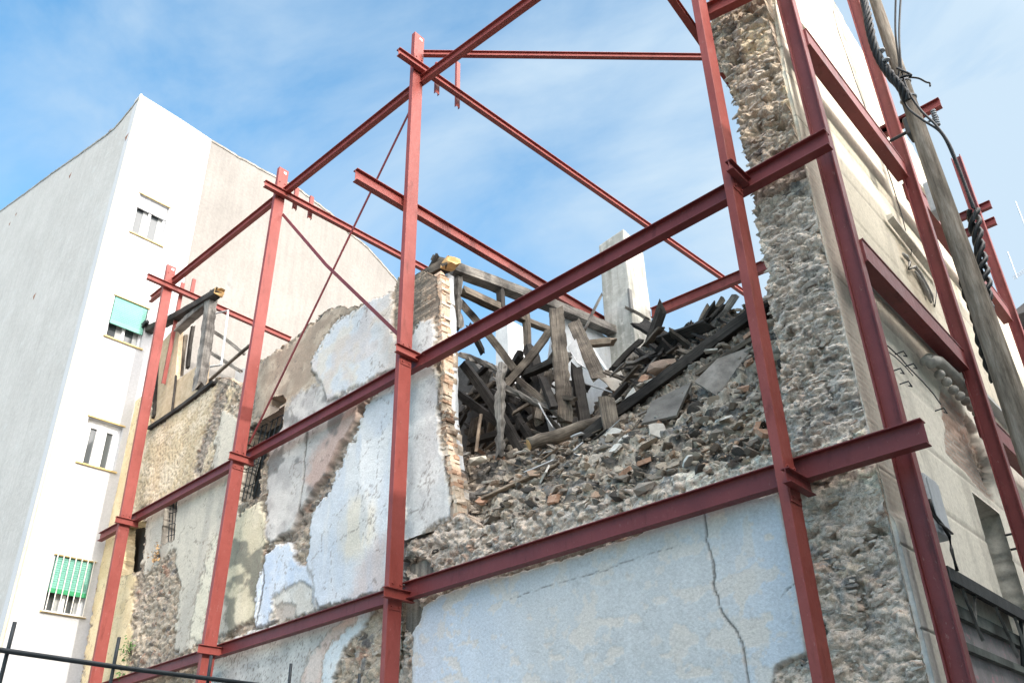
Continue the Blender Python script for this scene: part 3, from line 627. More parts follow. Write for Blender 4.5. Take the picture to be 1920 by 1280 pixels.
# ------------------------------------------------------------------ street facade (x = 0 plane)
WIN = [(1797, 890), (1850, 985), (1900, 1130), (1868, 1100), (1818, 1000)]
def facade(Y_, Z, u, v):
    P3 = np.stack([Y_, Z, Y_*0+5], 1)
    top = [(1420, -200), (1535, -200), (1560, 0), (1592, 60), (1625, 112), (1662, 180), (1700, 262), (1756, 352), (1830, 500), (1990, 760), (2100, 1700), (1700, 1700)]
    jg = (fbm(P3*5, 210, 4)-.5)*10
    keep = sdpoly(u, v, top)+jg*.5 > 0
    keep &= ~((Y_ > 2.62) & (Y_ < 3.5) & (Z > 3.1) & (Z < 4.62))
    lf = fbm(P3*1.5, 215, 5); st = fbm(np.stack([Y_*5, Z*.8, Y_*0], 1), 217, 5)
    d = np.full(Y_.shape, .02)+.006*(lf-.5); c = np.tile(np.array((.60, .555, .455)), (len(Y_), 1))*(.94+.12*lf)[:, None]
    lo = sm(6.2-Z, 0, .3); c = lerp(c, lo*.75, (.72, .70, .63))  # lower part lightened in the colour to offset its shade
    c = c*(1-.16*sm(st, .55, .75))[:, None]
    # incised joints of the mock ashlar
    for zz in np.arange(.4, 13, .62):
        q = np.abs(Z-zz); c = lerp(c, (q < .010)*.45, (.22, .20, .17)); d -= .010*(q < .012)
    d2, c2, _, _ = masonry(Y_, Z, 220, .12, .07, .04, .02)
    # bare brick where the render fell, and raw corner strip
    row = np.floor(Z/.058); fx = np.mod(Y_/.25+.5*np.mod(row, 2), 1); fz = np.mod(Z/.058, 1)
    br = sm(fz, .12, .3)*sm(1-fz, .05, .2)*sm(fx, .02, .06)*sm(1-fx, .02, .06); hb = h3(np.floor(Y_/.25+.5*np.mod(row, 2)).astype(int), row.astype(int), row.astype(int)*0, 7)
    cb = (np.array((.50, .36, .29))[None, :]*(.7+.5*hb[:, None]))*br[:, None]+np.array((.48, .45, .41))[None, :]*(1-br[:, None])
    k = sm(sdpoly(u+jg*1.5, v+jg, [(1757, 722), (1790, 760), (1822, 800), (1845, 850), (1862, 940), (1850, 935), (1800, 880), (1768, 850)]), 0, 3)
    k2 = sm(.42-Y_+jg*.012, 0, .05)*sm(v, 235, 300)*sm(985-v, 0, 30); k = np.maximum(k, k2)
    k2 = k2*.75; k = np.maximum(sm(sdpoly(u+jg*1.5, v+jg, [(1757, 722), (1790, 760), (1822, 800), (1845, 850), (1862, 940), (1850, 935), (1800, 880), (1768, 850)]), 0, 3), k2); cb2 = lerp(cb, k2, (.47, .43, .37)); br = br*(1-k2)
    d = d*(1-k)+(-.02+.02*br*hb)*k; c = c*(1-k[:, None])+cb2*k[:, None]
    k = sm(sdpoly(u+jg*1.5, v+jg, [(1806, 770), (1826, 800), (1858, 880), (1858, 930), (1846, 905), (1822, 840)]), 0, 3); d = d*(1-k)+(d2-.08)*k; c = c*(1-k[:, None])+c2*.9*k[:, None]
    k = sm(sdpoly(u+jg, v, [(1668, 440), (1700, 470), (1745, 540), (1750, 590), (1720, 580), (1690, 510)]), 0, 6); c = lerp(c, k*.5, (.50, .42, .30))  # shadow below the lintel put into the facade colour
    c = lerp(c, sm(.16-Y_, 0, .03)*sm(v, 980, 1010)*.8, (.42, .42, .41))
    return keep, d, c
grid_wall('street_facade', .39, 9.5, 1.0, 13.6, .03, facade, house, PLAST, .3, ax='x', v=0.0, sgn=1)
grid_wall('facade_corner', .0, .385, 2.4, 12.6, .0085, facade, house, PLAST, .02, ax='x', v=0.02, sgn=1)
def yline(px, py, x, y0, y1, hz, dx, name, mat):       # moulding along y at the height of a pixel
    z = at(px, py, 'x', x)[2]; m = MB()
    pr = [(0, 0), (dx, hz*.25), (dx, hz*.6), (dx*.55, hz*.7), (dx*.5, hz), (0, hz)]
    m.sweep(pr, (0.02, y0, z), (0.02, y1, z), Vector((1, 0, 0)), Vector((0, 0, 1))); return m.build(name, mat, house)
MOULD = noisy('pale stone moulding', (.60, .56, .48), (.68, .64, .56), 3, streak=(.7, .7, .7))
yline(1630, 222, .08, .6, 6.8, .09, .08, 'string_course', MOULD)
yline(1680, 575, .08, .6, 6.8, .12, .10, 'string_course', noisy('grey stone moulding', (.36, .38, .38), (.46, .48, .47), 3))
# window recesses
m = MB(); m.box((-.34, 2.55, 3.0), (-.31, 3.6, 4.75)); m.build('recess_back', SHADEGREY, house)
# arched window hood with a row of stone balls
hood = []
for px, py in ((1746, 682), (1752, 676), (1762, 678), (1775, 690), (1792, 706), (1810, 728), (1830, 752)):
    hood.append(at(px, py, 'x', .16))
HOODM = noisy('grey carved stone', (.30, .295, .27), (.42, .41, .38), 8, bd=.006)
m = MB(); m.tube(hood, .055, 8); m.tube([Vector(p)+Vector((-.05, 0, .05)) for p in hood], .05, 8); hd = m.build('window_hood', HOODM, house, smooth=True)
for px, py in ((1762, 702), (1775, 716), (1788, 731), (1800, 742), (1811, 752), (1822, 763), (1832, 774)):
    p = at(px, py, 'x', .13); bm = bmesh.new(); bmesh.ops.create_uvsphere(bm, u_segments=16, v_segments=10, radius=.052)
    bmesh.ops.translate(bm, vec=Vector(p), verts=bm.verts); me = bpy.data.meshes.new('stone_ball'); bm.to_mesh(me); bm.free()
    me.polygons.foreach_set('use_smooth', [True]*len(me.polygons)); link('stone_ball', me, HOODM, hd)
# lintel and scroll ornament in the sunlit storey
yl = [at(1664, 414, 'x', .05), at(1755, 530, 'x', .05)]
m = MB(); m.sweep([(0, 0), (.07, .03), (.07, .07), (0, .08)], yl[0], yl[1], Vector((1, 0, 0)), Vector((0, 0, 1))); m.build('lintel', MOULD, house)
sc = [at(a, b, 'x', .06) for a, b in ((1693, 476), (1700, 482), (1706, 492), (1704, 505), (1716, 500), (1724, 512), (1736, 535), (1748, 556), (1752, 575))]
m = MB(); m.tube(sc, [.015, .028, .02, .012, .018, .025, .028, .02, .012], 8); m.build('scroll_ornament', HOODM, house, smooth=True)
sc = [at(a, b, 'x', .05) for a, b in ((1716, 508), (1728, 528), (1738, 548), (1746, 568))]
m = MB(); m.tube(sc, [.012, .026, .026, .012], 8); m.build('scroll_ornament', HOODM, house, smooth=True)
# party walls behind, closing the house volume
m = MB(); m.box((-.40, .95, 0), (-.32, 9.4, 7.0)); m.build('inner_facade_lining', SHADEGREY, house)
# chimney
CHM = noisy('chimney render', (.30, .30, .27), (.50, .49, .455), 2.0, streak=(.55, .55, .52), bd=.012, bs=12, c3=(.52, .50, .46))
yc = 4.2
a_ = at(1127, 520, 'y', yc); b_ = at(1178, 520, 'y', yc); c_ = at(1213, 520, 'x', b_[0]); zt = at(1172, 430, 'y', yc)[2]
m = MB(); nseg = 12; base = 7.0
for k in range(nseg):
    pass
vs = []; fs = []
rnd = random.Random(8)
for k in range(nseg+1):
    z = base+(zt-base)*k/nseg; j = lambda: rnd.uniform(-.012, .012)
    if k == nseg: zz = [z-.02, z+.03, z-.04, z-.06]
    else: zz = [z]*4
    vs += [(a_[0]+j(), yc+j(), zz[0]), (b_[0]+j(), yc+j(), zz[1]), (b_[0]+j(), c_[1]+j(), zz[2]), (a_[0]+j(), c_[1]+j(), zz[3])]
for k in range(nseg):
    for q in range(4): fs.append((k*4+q, k*4+(q+1) % 4, k*4+4+(q+1) % 4, k*4+4+q))
fs.append((nseg*4, nseg*4+1, nseg*4+2, nseg*4+3)); m.add(vs, fs)
ch = m.build('chimney', CHM, house, bevel=.02)
m = MB(); p = at(1183, 565, 'x', b_[0]); m.box((b_[0]-.02, p[1]-.05, p[2]-.22), (b_[0]+.02, p[1]+.03, p[2]+.25)); m.build('flue_slot', SHADEGREY, ch)
# iron grilles in the side wall windows
def grille(poly, y, nb=5, cross=3):
    p = [PY(a, b, y) for a, b in poly]     # tl tr br bl
    m = MB(); tl, tr, br, bl = [Vector(q) for q in p]
    for k in range(nb): t = k/(nb-1); m.tube([tl.lerp(tr, t), bl.lerp(br, t)], .009, 6)
    for k in range(cross): t = (k+.3)/cross; m.tube([tl.lerp(bl, t), tr.lerp(br, t)], .007, 6)
    return m.build('window_grille', DARK, house)
grille([(465, 805), (535, 765), (490, 925), (440, 945)], .1, 8, 4)
grille([(308, 940), (338, 930), (331, 1015), (305, 1022)], .08, 6, 4)
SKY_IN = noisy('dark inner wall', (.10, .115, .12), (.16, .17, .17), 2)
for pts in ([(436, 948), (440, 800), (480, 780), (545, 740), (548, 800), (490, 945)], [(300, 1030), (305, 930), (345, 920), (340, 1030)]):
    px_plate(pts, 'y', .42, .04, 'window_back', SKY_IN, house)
px_plate([(215, 1095), (225, 970), (280, 965), (272, 1085)], 'y', .42, .04, 'window_back', noisy('grey board', (.07, .07, .07), (.12, .12, .115), 3), house)  # board colour darkened so the opening reads as a shaded hole
# ------------------------------------------------------------------ steel shoring frame
frame = empty('steel_shoring_frame', (-5.8, -.35, 0), 'red oxide painted steel frame of posts and beams shoring up the ruined house', 'steel frame')
Xv, Yv, Zv = Vector((1, 0, 0)), Vector((0, 1, 0)), Vector((0, 0, 1))
def isec(h, b, tf=.011, tw=.008):
    return [(-b/2, -h/2), (b/2, -h/2), (b/2, -h/2+tf), (tw/2, -h/2+tf), (tw/2, h/2-tf), (b/2, h/2-tf), (b/2, h/2), (-b/2, h/2), (-b/2, h/2-tf), (-tw/2, h/2-tf), (-tw/2, -h/2+tf), (-b/2, -h/2+tf)]
def usec(h, b, t=.010):    # web at u=0, flanges towards -u
    return [(0, -h/2), (0, h/2), (-b, h/2), (-b, h/2-t), (-t, h/2-t), (-t, -h/2+t), (-b, -h/2+t), (-b, -h/2)]
def member(name, p0, p1, prof, U=None, V=None, mat=None, parent=None, wr=True):
    p0 = Vector(p0); p1 = Vector(p1); t = (p1-p0).normalized()
    if V is None: V = Zv if abs(t.z) < .9 else Yv
    V = (V-t*V.dot(t)).normalized()
    if U is None: U = V.cross(t)
    U = (U-t*U.dot(t)).normalized()
    m = MB(); m.sweep(prof, p0, p1, U, V)
    return m.build(name, mat or STEEL, parent or frame, bevel=.002)
# posts P1..P4: channels with the web towards +x
YP = -.36
posts = []
def post(name_pts, ztop=None, dy=0):
    (xt, yt), (xb, yb) = name_pts
    a = at(xt, yt, 'y', YP); b = at(xb, yb, 'y', YP); d = (a-b); 
    bz = b+d*((0-b[2])/d[2])
    if ztop: a = b+d*((ztop-b[2])/d[2])
    o = member('post', bz, a, [(p+.04, q) for p, q in usec(.20, .08, .011)], U=Xv, V=Yv)
    posts.append((bz, a))
    return a, b
A1 = post(((321, 500), (183, 1250))); A2 = post(((531, 319), (387, 1240))); A3 = post(((784, 69), (730, 1270))); A4 = post(((1310, 0), (1543, 1270)), ztop=14.6)
def post_x(i, z):
    b, a = posts[i]; return float(b[0]+(a[0]-b[0])*(z-b[2])/(a[2]-b[2]))
# slot holes near the tops
for i in (0, 1, 2):
    a = posts[i][1]; x = post_x(i, a[2]-.09)+.041; m = MB(); m.box((x, YP-.0, a[2]-.11), (x+.004, YP+.06, a[2]-.06)); m.build('slot', noisy('pale slot', (.5, .55, .6), (.55, .6, .66)), frame)
# long beams along the side wall
def xbeam(px0, px1, h, b, y, prof='i', mat=None, name='beam'):
    a = at(*px0, 'y', y-b/2); c = at(*px1, 'y', y-b/2); z = None
    a[1] = y; c[1] = y
    return member(name, a, c, isec(h, b), V=Zv, U=Yv, mat=mat)
YB = -.19
xbeam((752, 1108), (1731, 805), .20, .11, YB, mat=STEEL_SHADE)
xbeam((165, 1296), (752, 1108), .17, .10, YB, mat=STEEL_SHADE)
xbeam((183, 1006), (790, 672), .17, .10, YB, mat=STEEL_SHADE)
xbeam((790, 672), (1549, 254), .19, .11, YB, mat=STEEL_SHADE)
xbeam((279, 560), (775, 161), .16, .09, -.28)
xbeam((775, 157), (1300, -230), .16, .09, -.28)
xbeam((1318, 20), (1470, -55), .18, .1, YB)
# transverse channels at the post tops, running into the house
def ybeam(px0, px1, x, h, b, name='cross_beam', mat=None, side=1):
    a = at(*px0, 'x', x); c = at(*px1, 'x', x); z = (a[2]+c[2])/2
    return member(name, (x, a[1], a[2]), (x, c[1], c[2]), [(p*side, q) for p, q in usec(h, b)] if side < 0 else isec(h, b), V=Zv, U=Xv, mat=mat)
x3 = post_x(2, 13)+.11; x2 = post_x(1, 13)+.11; x1 = post_x(0, 13)+.11
ybeam((747, 97), (1398, 551), x3, .13, .09); ybeam((496, 344), (802, 507), x2, .13, .09); ybeam((276, 518), (545, 637), x1, .13, .09)
ybeam((666, 328), (1135, 606), post_x(2, 10)-.11, .20, .1)
# back rail seen beyond the chimney
a = at(1222, 588, 'y', 4.8); c = at(1450, 500, 'y', 4.8); member('beam', a, (c[0]+1.0, 4.8, c[2]+.02), isec(.2, .1), V=Zv, U=Yv)
# horizontal wind tie and diagonals
a = Vector(at(794, 101, 'y', -.3)); c = Vector(at(1322, 107, 'z', a.z)); member('tie_rod', a, c+(c-a)*.12, isec(.10, .07, .008, .006))
c = Vector(at(1262, 0, 'x', -.95)); a = Vector(at(1378, 166, 'x', -.95)); member('brace', c+(c-a)*.3, a, isec(.11, .08, .009, .007))
def flat(p, q, w=.05, t=.012, name='brace', y=-.28):
    a = Vector(at(*p, 'y', y)); b = Vector(at(*q, 'y', y)); mid = a.lerp(b, .5)
    m = MB(); pts = [a, b]
    tt = (b-a).normalized(); V = Yv.cross(tt).normalized()
    m.sweep([(-t/2, -w/2), (t/2, -w/2), (t/2, w/2), (-t/2, w/2)], a, b, Yv, V)
    return m.build(name, STEEL_SHADE, frame)
flat((530, 402), (612, 497), .055); flat((612, 497), (748, 628), .055); flat((770, 205), (467, 832), .035, .02, y=-.24)
# short upright stubs on the transverse channels
for x, pts in ((x3, (((822, 118), (816, 172)), ((860, 117), (853, 196)))), (x2, (((558, 352), (549, 390)), ((586, 368), (579, 408)))), (x1, (((344, 530), (310, 720)), ((365, 523), (358, 550))))):
    for p, q in pts:
        a = at(*p, 'x', x-.10); b = at(*q, 'x', x-.10); bb = Vector((a[0], a[1], b[2])); member('stub', bb, a, usec(.08, .045, .006), U=Xv, V=Yv)
# short brackets clamping each post to the long beams
for i, (px, py) in ((0, (247, 972)), (1, (460, 855)), (2, (763, 663)), (1, (385, 1222)), (2, (733, 1118)), (3, (1498, 902)), (3, (1385, 330))):
    x = post_x(i, 8)+.02; z = at(px, py, 'y', YP)[2]; xx = post_x(i, z)+.085
    member('bracket', (xx, -.56, z), (xx, -.13, z), isec(.12, .07, .009, .007), V=Zv, U=Xv, mat=STEEL if i < 3 else STEEL_SHADE)
for i, zz in ((0, (247, 972)), (1, (460, 855)), (2, (763, 663)), (2, (733, 1118)), (3, (1498, 902)), (3, (1385, 330)), (1, (529, 352)), (2, (780, 125)), (0, (316, 524))):
    z = at(*zz, 'y', YP)[2]; x = post_x(i, z)+.0405; m = MB(); m.box((x, YP-.09, z-.17), (x+.008, YP+.09, z+.17))
    for a in (-.055, .055):
        for b in (-.13, .13): m.tube([(x+.006, YP+a, z+b), (x+.022, YP+a, z+b)], .013, 6)
    m.build('gusset_plate', STEEL, frame)
# street side posts: H sections open towards the side yard
def hpost(px_top, px_bot, x, y, b=.2, d=.2, name='post', ztop=13.8):
    o = member(name, (x, y, 0), (x, y, ztop), [(q, p) for p, q in isec(d, b, .015, .012)], U=Xv, V=Yv, mat=STEEL_SHADE); return o
p5 = at(1633, 640, 'y', .02); hpost(0, 0, p5[0]+.0, .10, .11, .155)
p6 = at(1762, 500, 'x', .30); hpost(0, 0, .28, p6[1], .11, .15)
p7 = at(1868, 500, 'x', .30); hpost(0, 0, .28, p7[1], .11, .15, ztop=at(1826, 342, 'x', .3)[2])
P5Y, P6Y, P7Y = .10, float(p6[1]), float(p7[1])
for (px, py), ya, yb in (((1590, 165), P5Y+.06, P6Y-.06), ((1700, 548), P5Y+.06, P6Y-.06), ((1905, 838), P6Y+.12, P7Y-.12), ((1790, 445), P6Y+.12, P7Y-.12)):
    z = at(px, py, 'x', .30)[2]; member('beam', (.22, ya, z), (.22, yb, z), [(-.07, -.12), (.055, -.12), (.07, -.128), (.07, -.112), (.06, -.105), (.06, .105), (.07, .112), (.07, .128), (.055, .12), (-.07, .12)], V=Zv, U=Xv, mat=STEEL_SHADE)
z = at(1690, 610, 'x', .3)[2]
# beam ends that stick out to the street side
for px, py, y in ((1762, 190, P6Y), (1700, 220, P6Y), (1857, 381, P7Y), (1866, 412, P7Y)):
    z = at(px, py, 'y', y+.14)[2]; xe = at(px, py, 'y', y+.14)[0]; member('bracket', (-.1, y+.17, z), (xe, y+.17, z), isec(.14, .08), V=Zv, U=Yv, mat=STEEL_SHADE)
# ------------------------------------------------------------------ white apartment building
XW = -15.05
apt = empty('apartment_building', (XW-6, 6, 0), 'tall white apartment building with grey blind gable and few small shuttered windows', 'building')
ZB = 1.0
top_x = [(266, 178), (300, 199), (340, 224), (397, 262)]
top_b = [(397, 262), (440, 288), (493, 317), (560, 352), (620, 398), (655, 435), (690, 462), (715, 490), (749, 530), (775, 570)]
yc0 = float(at(180, 500, 'x', XW)[1])
WINS = [((262, 365), (318, 388), (246, 437), (303, 459)), ((216, 556), (277, 577), (198, 628), (265, 655)), ((168, 779), (231, 802), (146, 863), (214, 886)), ((105, 1040), (176, 1055), (80, 1142), (155, 1157))]
holes = []; WR = []
for tl, tr, bl, br in WINS:
    P = [at(*q, 'x', XW) for q in (tl, tr, bl, br)]
    y0 = (P[0][1]+P[2][1])/2; y1 = (P[1][1]+P[3][1])/2; z1 = (P[0][2]+P[1][2])/2; z0 = (P[2][2]+P[3][2])/2
    holes.append([(y0, z0), (y1, z0), (y1, z1), (y0, z1)]); WR.append((y0, y1, z0, z1))
tx = [tuple(at(*q, 'x', XW)[1:]) for q in top_x]; ysplit = tx[-1][0]
tx[0] = (yc0, tx[0][1])
plate([[(yc0, 0), (ysplit, 0)]+tx[::-1]]+holes, 'x', XW, -.3, 'street_wall', WHITE, apt)
tb = [tuple(at(*q, 'x', XW)[1:]) for q in top_b]
plate([[(ysplit+.003, 0), (tb[-1][0], 0)]+tb[::-1]], 'x', XW-.03, -.3, 'rear_wall', BEIGEWALL, apt)
tl_ = [tuple(at(x, y, 'y', yc0)[[0, 2]]) for x, y in ((266, 178), (245, 204), (215, 240), (195, 256), (150, 288), (97, 325), (50, 360), (0, 396), (-120, 480))]
tl_[0] = (XW-.002, tl_[0][1]); plate([[(tl_[-1][0], 0), (XW-.002, 0)]+tl_], 'y', yc0+.004, .3, 'gable_wall', GREYWALL, apt)
m = MB(); m.box((tl_[-1][0], yc0+.35, 0), (XW-.4, tb[-1][0]-.1, 15.5)); m.build('inner_block', BEIGEWALL, apt)
# ragged coping on the roof edges
rnd = random.Random(5)
for pts, ax in ((tb, 'x'), (tl_, 'y')):
    m = MB(); Q = []
    for k in range(len(pts)-1):
        n = max(1, int(math.hypot(pts[k+1][0]-pts[k][0], pts[k+1][1]-pts[k][1])/.12))
        for q in range(n):
            t = q/n; Q.append((pts[k][0]*(1-t)+pts[k+1][0]*t, pts[k][1]*(1-t)+pts[k+1][1]*t+rnd.uniform(-.012, .018)))
    Q.append(pts[-1]); vs = []
    for a, z in Q:
        if ax == 'x': vs += [(XW-.34, a, z-.05), (XW-.01, a, z-.05), (XW-.01, a, z+.012), (XW-.34, a, z+.012)]
        else: vs += [(a, yc0+.32, z-.05), (a, yc0-.012, z-.05), (a, yc0-.012, z+.012), (a, yc0+.32, z+.012)]
    n = len(Q); m.add(vs, [(4*k+q, 4*k+(q+1) % 4, 4*k+4+(q+1) % 4, 4*k+4+q) for k in range(n-1) for q in range(4)]+[(0, 1, 2, 3), (4*n-1, 4*n-2, 4*n-3, 4*n-4)])
    m.build('coping', noisy('weathered coping', (.16, .15, .13), (.34, .32, .29), 6), apt)

m = MB(); m.tube([(XW+.02, yc0+.02, 0), (XW+.02, yc0+.02, tx[0][1]-.02)], .03, 6); m.build('corner_bead', noisy('cream corner paint', (.50, .46, .34), (.56, .52, .40), 2), apt)
HOLEM = noisy('chipped brick hole', (.10, .055, .04), (.30, .17, .12), 20, bd=.01)
for hx, hy, r_ in ((237, 258, .11), (131, 330, .09), (64, 556, .09), (18, 420, .07), (30, 402, .06), (205, 247, .07)):
    p = at(hx, hy, 'y', yc0); m = MB(); m.add([(p[0]-r_, yc0+.001, p[2]+r_*.8), (p[0]+r_, yc0+.001, p[2]+r_), (p[0]+r_*.1, yc0+.001, p[2]-r_*1.3), (p[0]-r_*.5, yc0-.012, p[2]+r_*.2), (p[0]+r_*.5, yc0-.012, p[2]+r_*.3), (p[0], yc0-.012, p[2]-r_*.6)], [(0, 1, 4, 3), (1, 2, 5, 4), (2, 0, 3, 5), (3, 4, 5)]); m.build('chipped_hole', HOLEM, apt)
for n_, (y0, y1, z0, z1) in enumerate(WR):
    W_ = y1-y0; H = z1-z0; xi = XW-.12
    f = MB(); t = .045
    for a, b, c, d in ((y0, y1, z0, z0+t), (y0, y1, z1-t, z1), (y0, y0+t, z0+t, z1-t), (y1-t, y1, z0+t, z1-t), ((y0+y1)/2-.03, (y0+y1)/2+.03, z0+t, z1-t)):
        f.box((xi-.05, a, c), (xi, b, d))
    if n_ == 2:
        f.box((xi-.05, y0+t, z0+t), (xi-.006, y0+W_*.18, z1-t)); f.box((xi-.05, y1-W_*.18, z0+t), (xi-.006, y1-t, z1-t))
        f.box((xi-.05, y0+W_*.36, z0+t), (xi-.006, y1-W_*.36, z1-t)); f.box((xi-.05, y0+W_*.18, z1-.17), (xi-.006, y0+W_*.36, z1-t)); f.box((xi-.05, y1-W_*.36, z1-.17), (xi-.006, y1-W_*.18, z1-t))
    wf = f.build('window_frame', PVCW, apt)
    g = MB(); g.box((xi-.08, y0, z0), (xi-.055, y1, z1)); g.build('pane', GLASS, wf)
    if n_ != 2:
        g = MB(); g.box((xi-.052, y0+W_*.30, z0+.05), (xi-.048, (y0+y1)/2-.03, z1-.1)); g.box((xi-.052, y0+W_*.80, z0+.05), (xi-.048, y1-.045, z1-.1)); g.build('curtain', CURT, wf)
    s = MB(); s.box((XW-.05, y0-.05, z0-.035), (XW+.04, y1+.05, z0)); s.build('sill', OCHRE, apt)
    s = MB(); s.box((XW-.02, y0-.03, z1), (XW+.025, y1+.03, z1+.03)); s.build('lintel', OCHRE, apt)
    if n_ == 0:
        s = MB(); s.box((xi+.002, y0+.01, z1-.34), (xi+.05, y1-.01, z1-.002)); s.build('shutter_box', PVCW, apt)
    if n_ in (1, 3):
        s = MB(); k = 14
        for q in range(k):
            za = z1-.01-q*H*.58/k; s.box((XW-.03, y0+.02, za-H*.58/k+.006), (XW-.012, y1-.02, za))
        sh = s.build('shutter', SHUT, apt)
        s = MB(); s.box((XW-.035, y0+.02, z1-H*.58-.09), (XW-.006, y1-.02, z1-H*.58-.005)); s.build('bottom_bar', GREEN if n_ == 3 else SHUT, sh)
    if n_ == 3:
        s = MB()
        for q in range(7): a = y0+W_*(q+.2)/6.4; s.tube([(XW+.06, a, z0-.03), (XW+.06, a, z1+.03)], .010, 6)
        s.tube([(XW+.06, y0-.04, z1+.02), (XW+.06, y1+.04, z1+.02)], .010, 6); s.tube([(XW+.06, y0-.04, z0-.02), (XW+.06, y1+.04, z0-.02)], .010, 6)
        s.build('window_bars', noisy('worn white bars', (.6, .57, .5), (.7, .68, .64), 9), apt)
# exposed brick remains on the party wall
def brickstrip(X, Z, u, v):
    P3 = np.stack([X, Z, X*0+3], 1); jg = (fbm(P3*5, 310, 4)-.5)*26
    k = sdpoly(u+jg, v+jg*.6, [(405, 560), (440, 578), (500, 590), (560, 585), (600, 592), (640, 600), (700, 640), (560, 640), (500, 622), (430, 600), (400, 590)]) > 0
    row = np.floor(Z/.07); fx = np.mod(X/.26+.5*np.mod(row, 2), 1); fz = np.mod(Z/.07, 1); br = sm(fz, .1, .3)*sm(fx, .02, .06)
    hb = h3(np.floor(X/.26+.5*np.mod(row, 2)).astype(int), row.astype(int), row.astype(int)*0, 7)
    c = np.array((.52, .38, .30))[None, :]*(.75+.4*hb[:, None])*br[:, None]+np.array((.56, .50, .42))[None, :]*(1-br[:, None])
    return k, .03*br*hb+.06, c
grid_wall('brick_remains', .2, 7.0, 9.5, 13, .035, brickstrip, apt, STONEY, .02, ax='x', v=XW, sgn=1)
# ------------------------------------------------------------------ burnt timbers
def timber_mesh(m, p0, p1, w_, h_, seed, rough=.12, taper=.0, roll=0.0, nseg=None):
    rnd = random.Random(seed); p0 = Vector(p0); p1 = Vector(p1); Ln = (p1-p0).length; t = (p1-p0).normalized()
    n = nseg or max(4, min(26, int(Ln/.08))); a = t.cross(Zv)
    if a.length < .15: a = t.cross(Yv)
    a.normalize(); b = t.cross(a); a, b = a*math.cos(roll)+b*math.sin(roll), b*math.cos(roll)-a*math.sin(roll)
    prof = [(-.5, -.5), (0, -.52), (.5, -.5), (.52, 0), (.5, .5), (0, .52), (-.5, .5), (-.52, 0)]; vs = []; uv = []
    bow = rnd.uniform(-.02, .02)*Ln; sd_ = rnd.random()*100
    for i in range(n+1):
        s = i/n; c = p0.lerp(p1, s)+b*bow*math.sin(math.pi*s)
        for k, (x, y) in enumerate(prof):
            j = 1+rough*(rnd.random()-.5)*1.6
            tp = 1-taper*s
            e = t*(rnd.uniform(-1, 1)*.55*w_ if i in (0, n) else 0)
            vs.append(c+a*(x*w_*j*tp)+b*(y*h_*j*tp)+e); uv.append((s*Ln+sd_, x*w_*2+k*.03+sd_, y*h_*2+sd_))
    np_ = 8; fs = [(i*np_+k, i*np_+(k+1) % np_, (i+1)*np_+(k+1) % np_, (i+1)*np_+k) for i in range(n) for k in range(np_)]
    fs += [tuple(range(np_-1, -1, -1)), tuple(n*np_+k for k in range(np_))]
    m.add(vs, fs); m.c += uv
def timber(p0, p1, w_, h_, mat, name, label, cat='timber', group=None, seed=1, rough=.06, taper=0, roll=0., parent=None, cutend=None):
    m = MB(); timber_mesh(m, p0, p1, w_, h_, seed, rough, taper, roll)
    o = m.build(name, mat, parent); at_ = o.data.attributes.new('uvl', 'FLOAT_VECTOR', 'POINT'); at_.data.foreach_set('vector', np.array(m.c).ravel())
    if not parent: tag(o, label, cat, group)
    return o
def TP(p, y0, q, y1, wpx, mat, name, label, dr=.8, **k):
    a = PY(*p, y0); b = PY(*q, y1); w_ = px2m((a+b)/2, wpx); return timber(a, b, w_, w_*dr, mat, name, label, **k)
G1 = 'burnt roof and floor timbers in the collapsed part'
def TX(p, q, x, wpx, mat, name, label, dr=.8, **k):
    a = PX(*p, x); b = PX(*q, x); w_ = px2m((a+b)/2, wpx); return timber(a, b, w_, w_*dr, mat, name, label, **k)
XT = -5.22
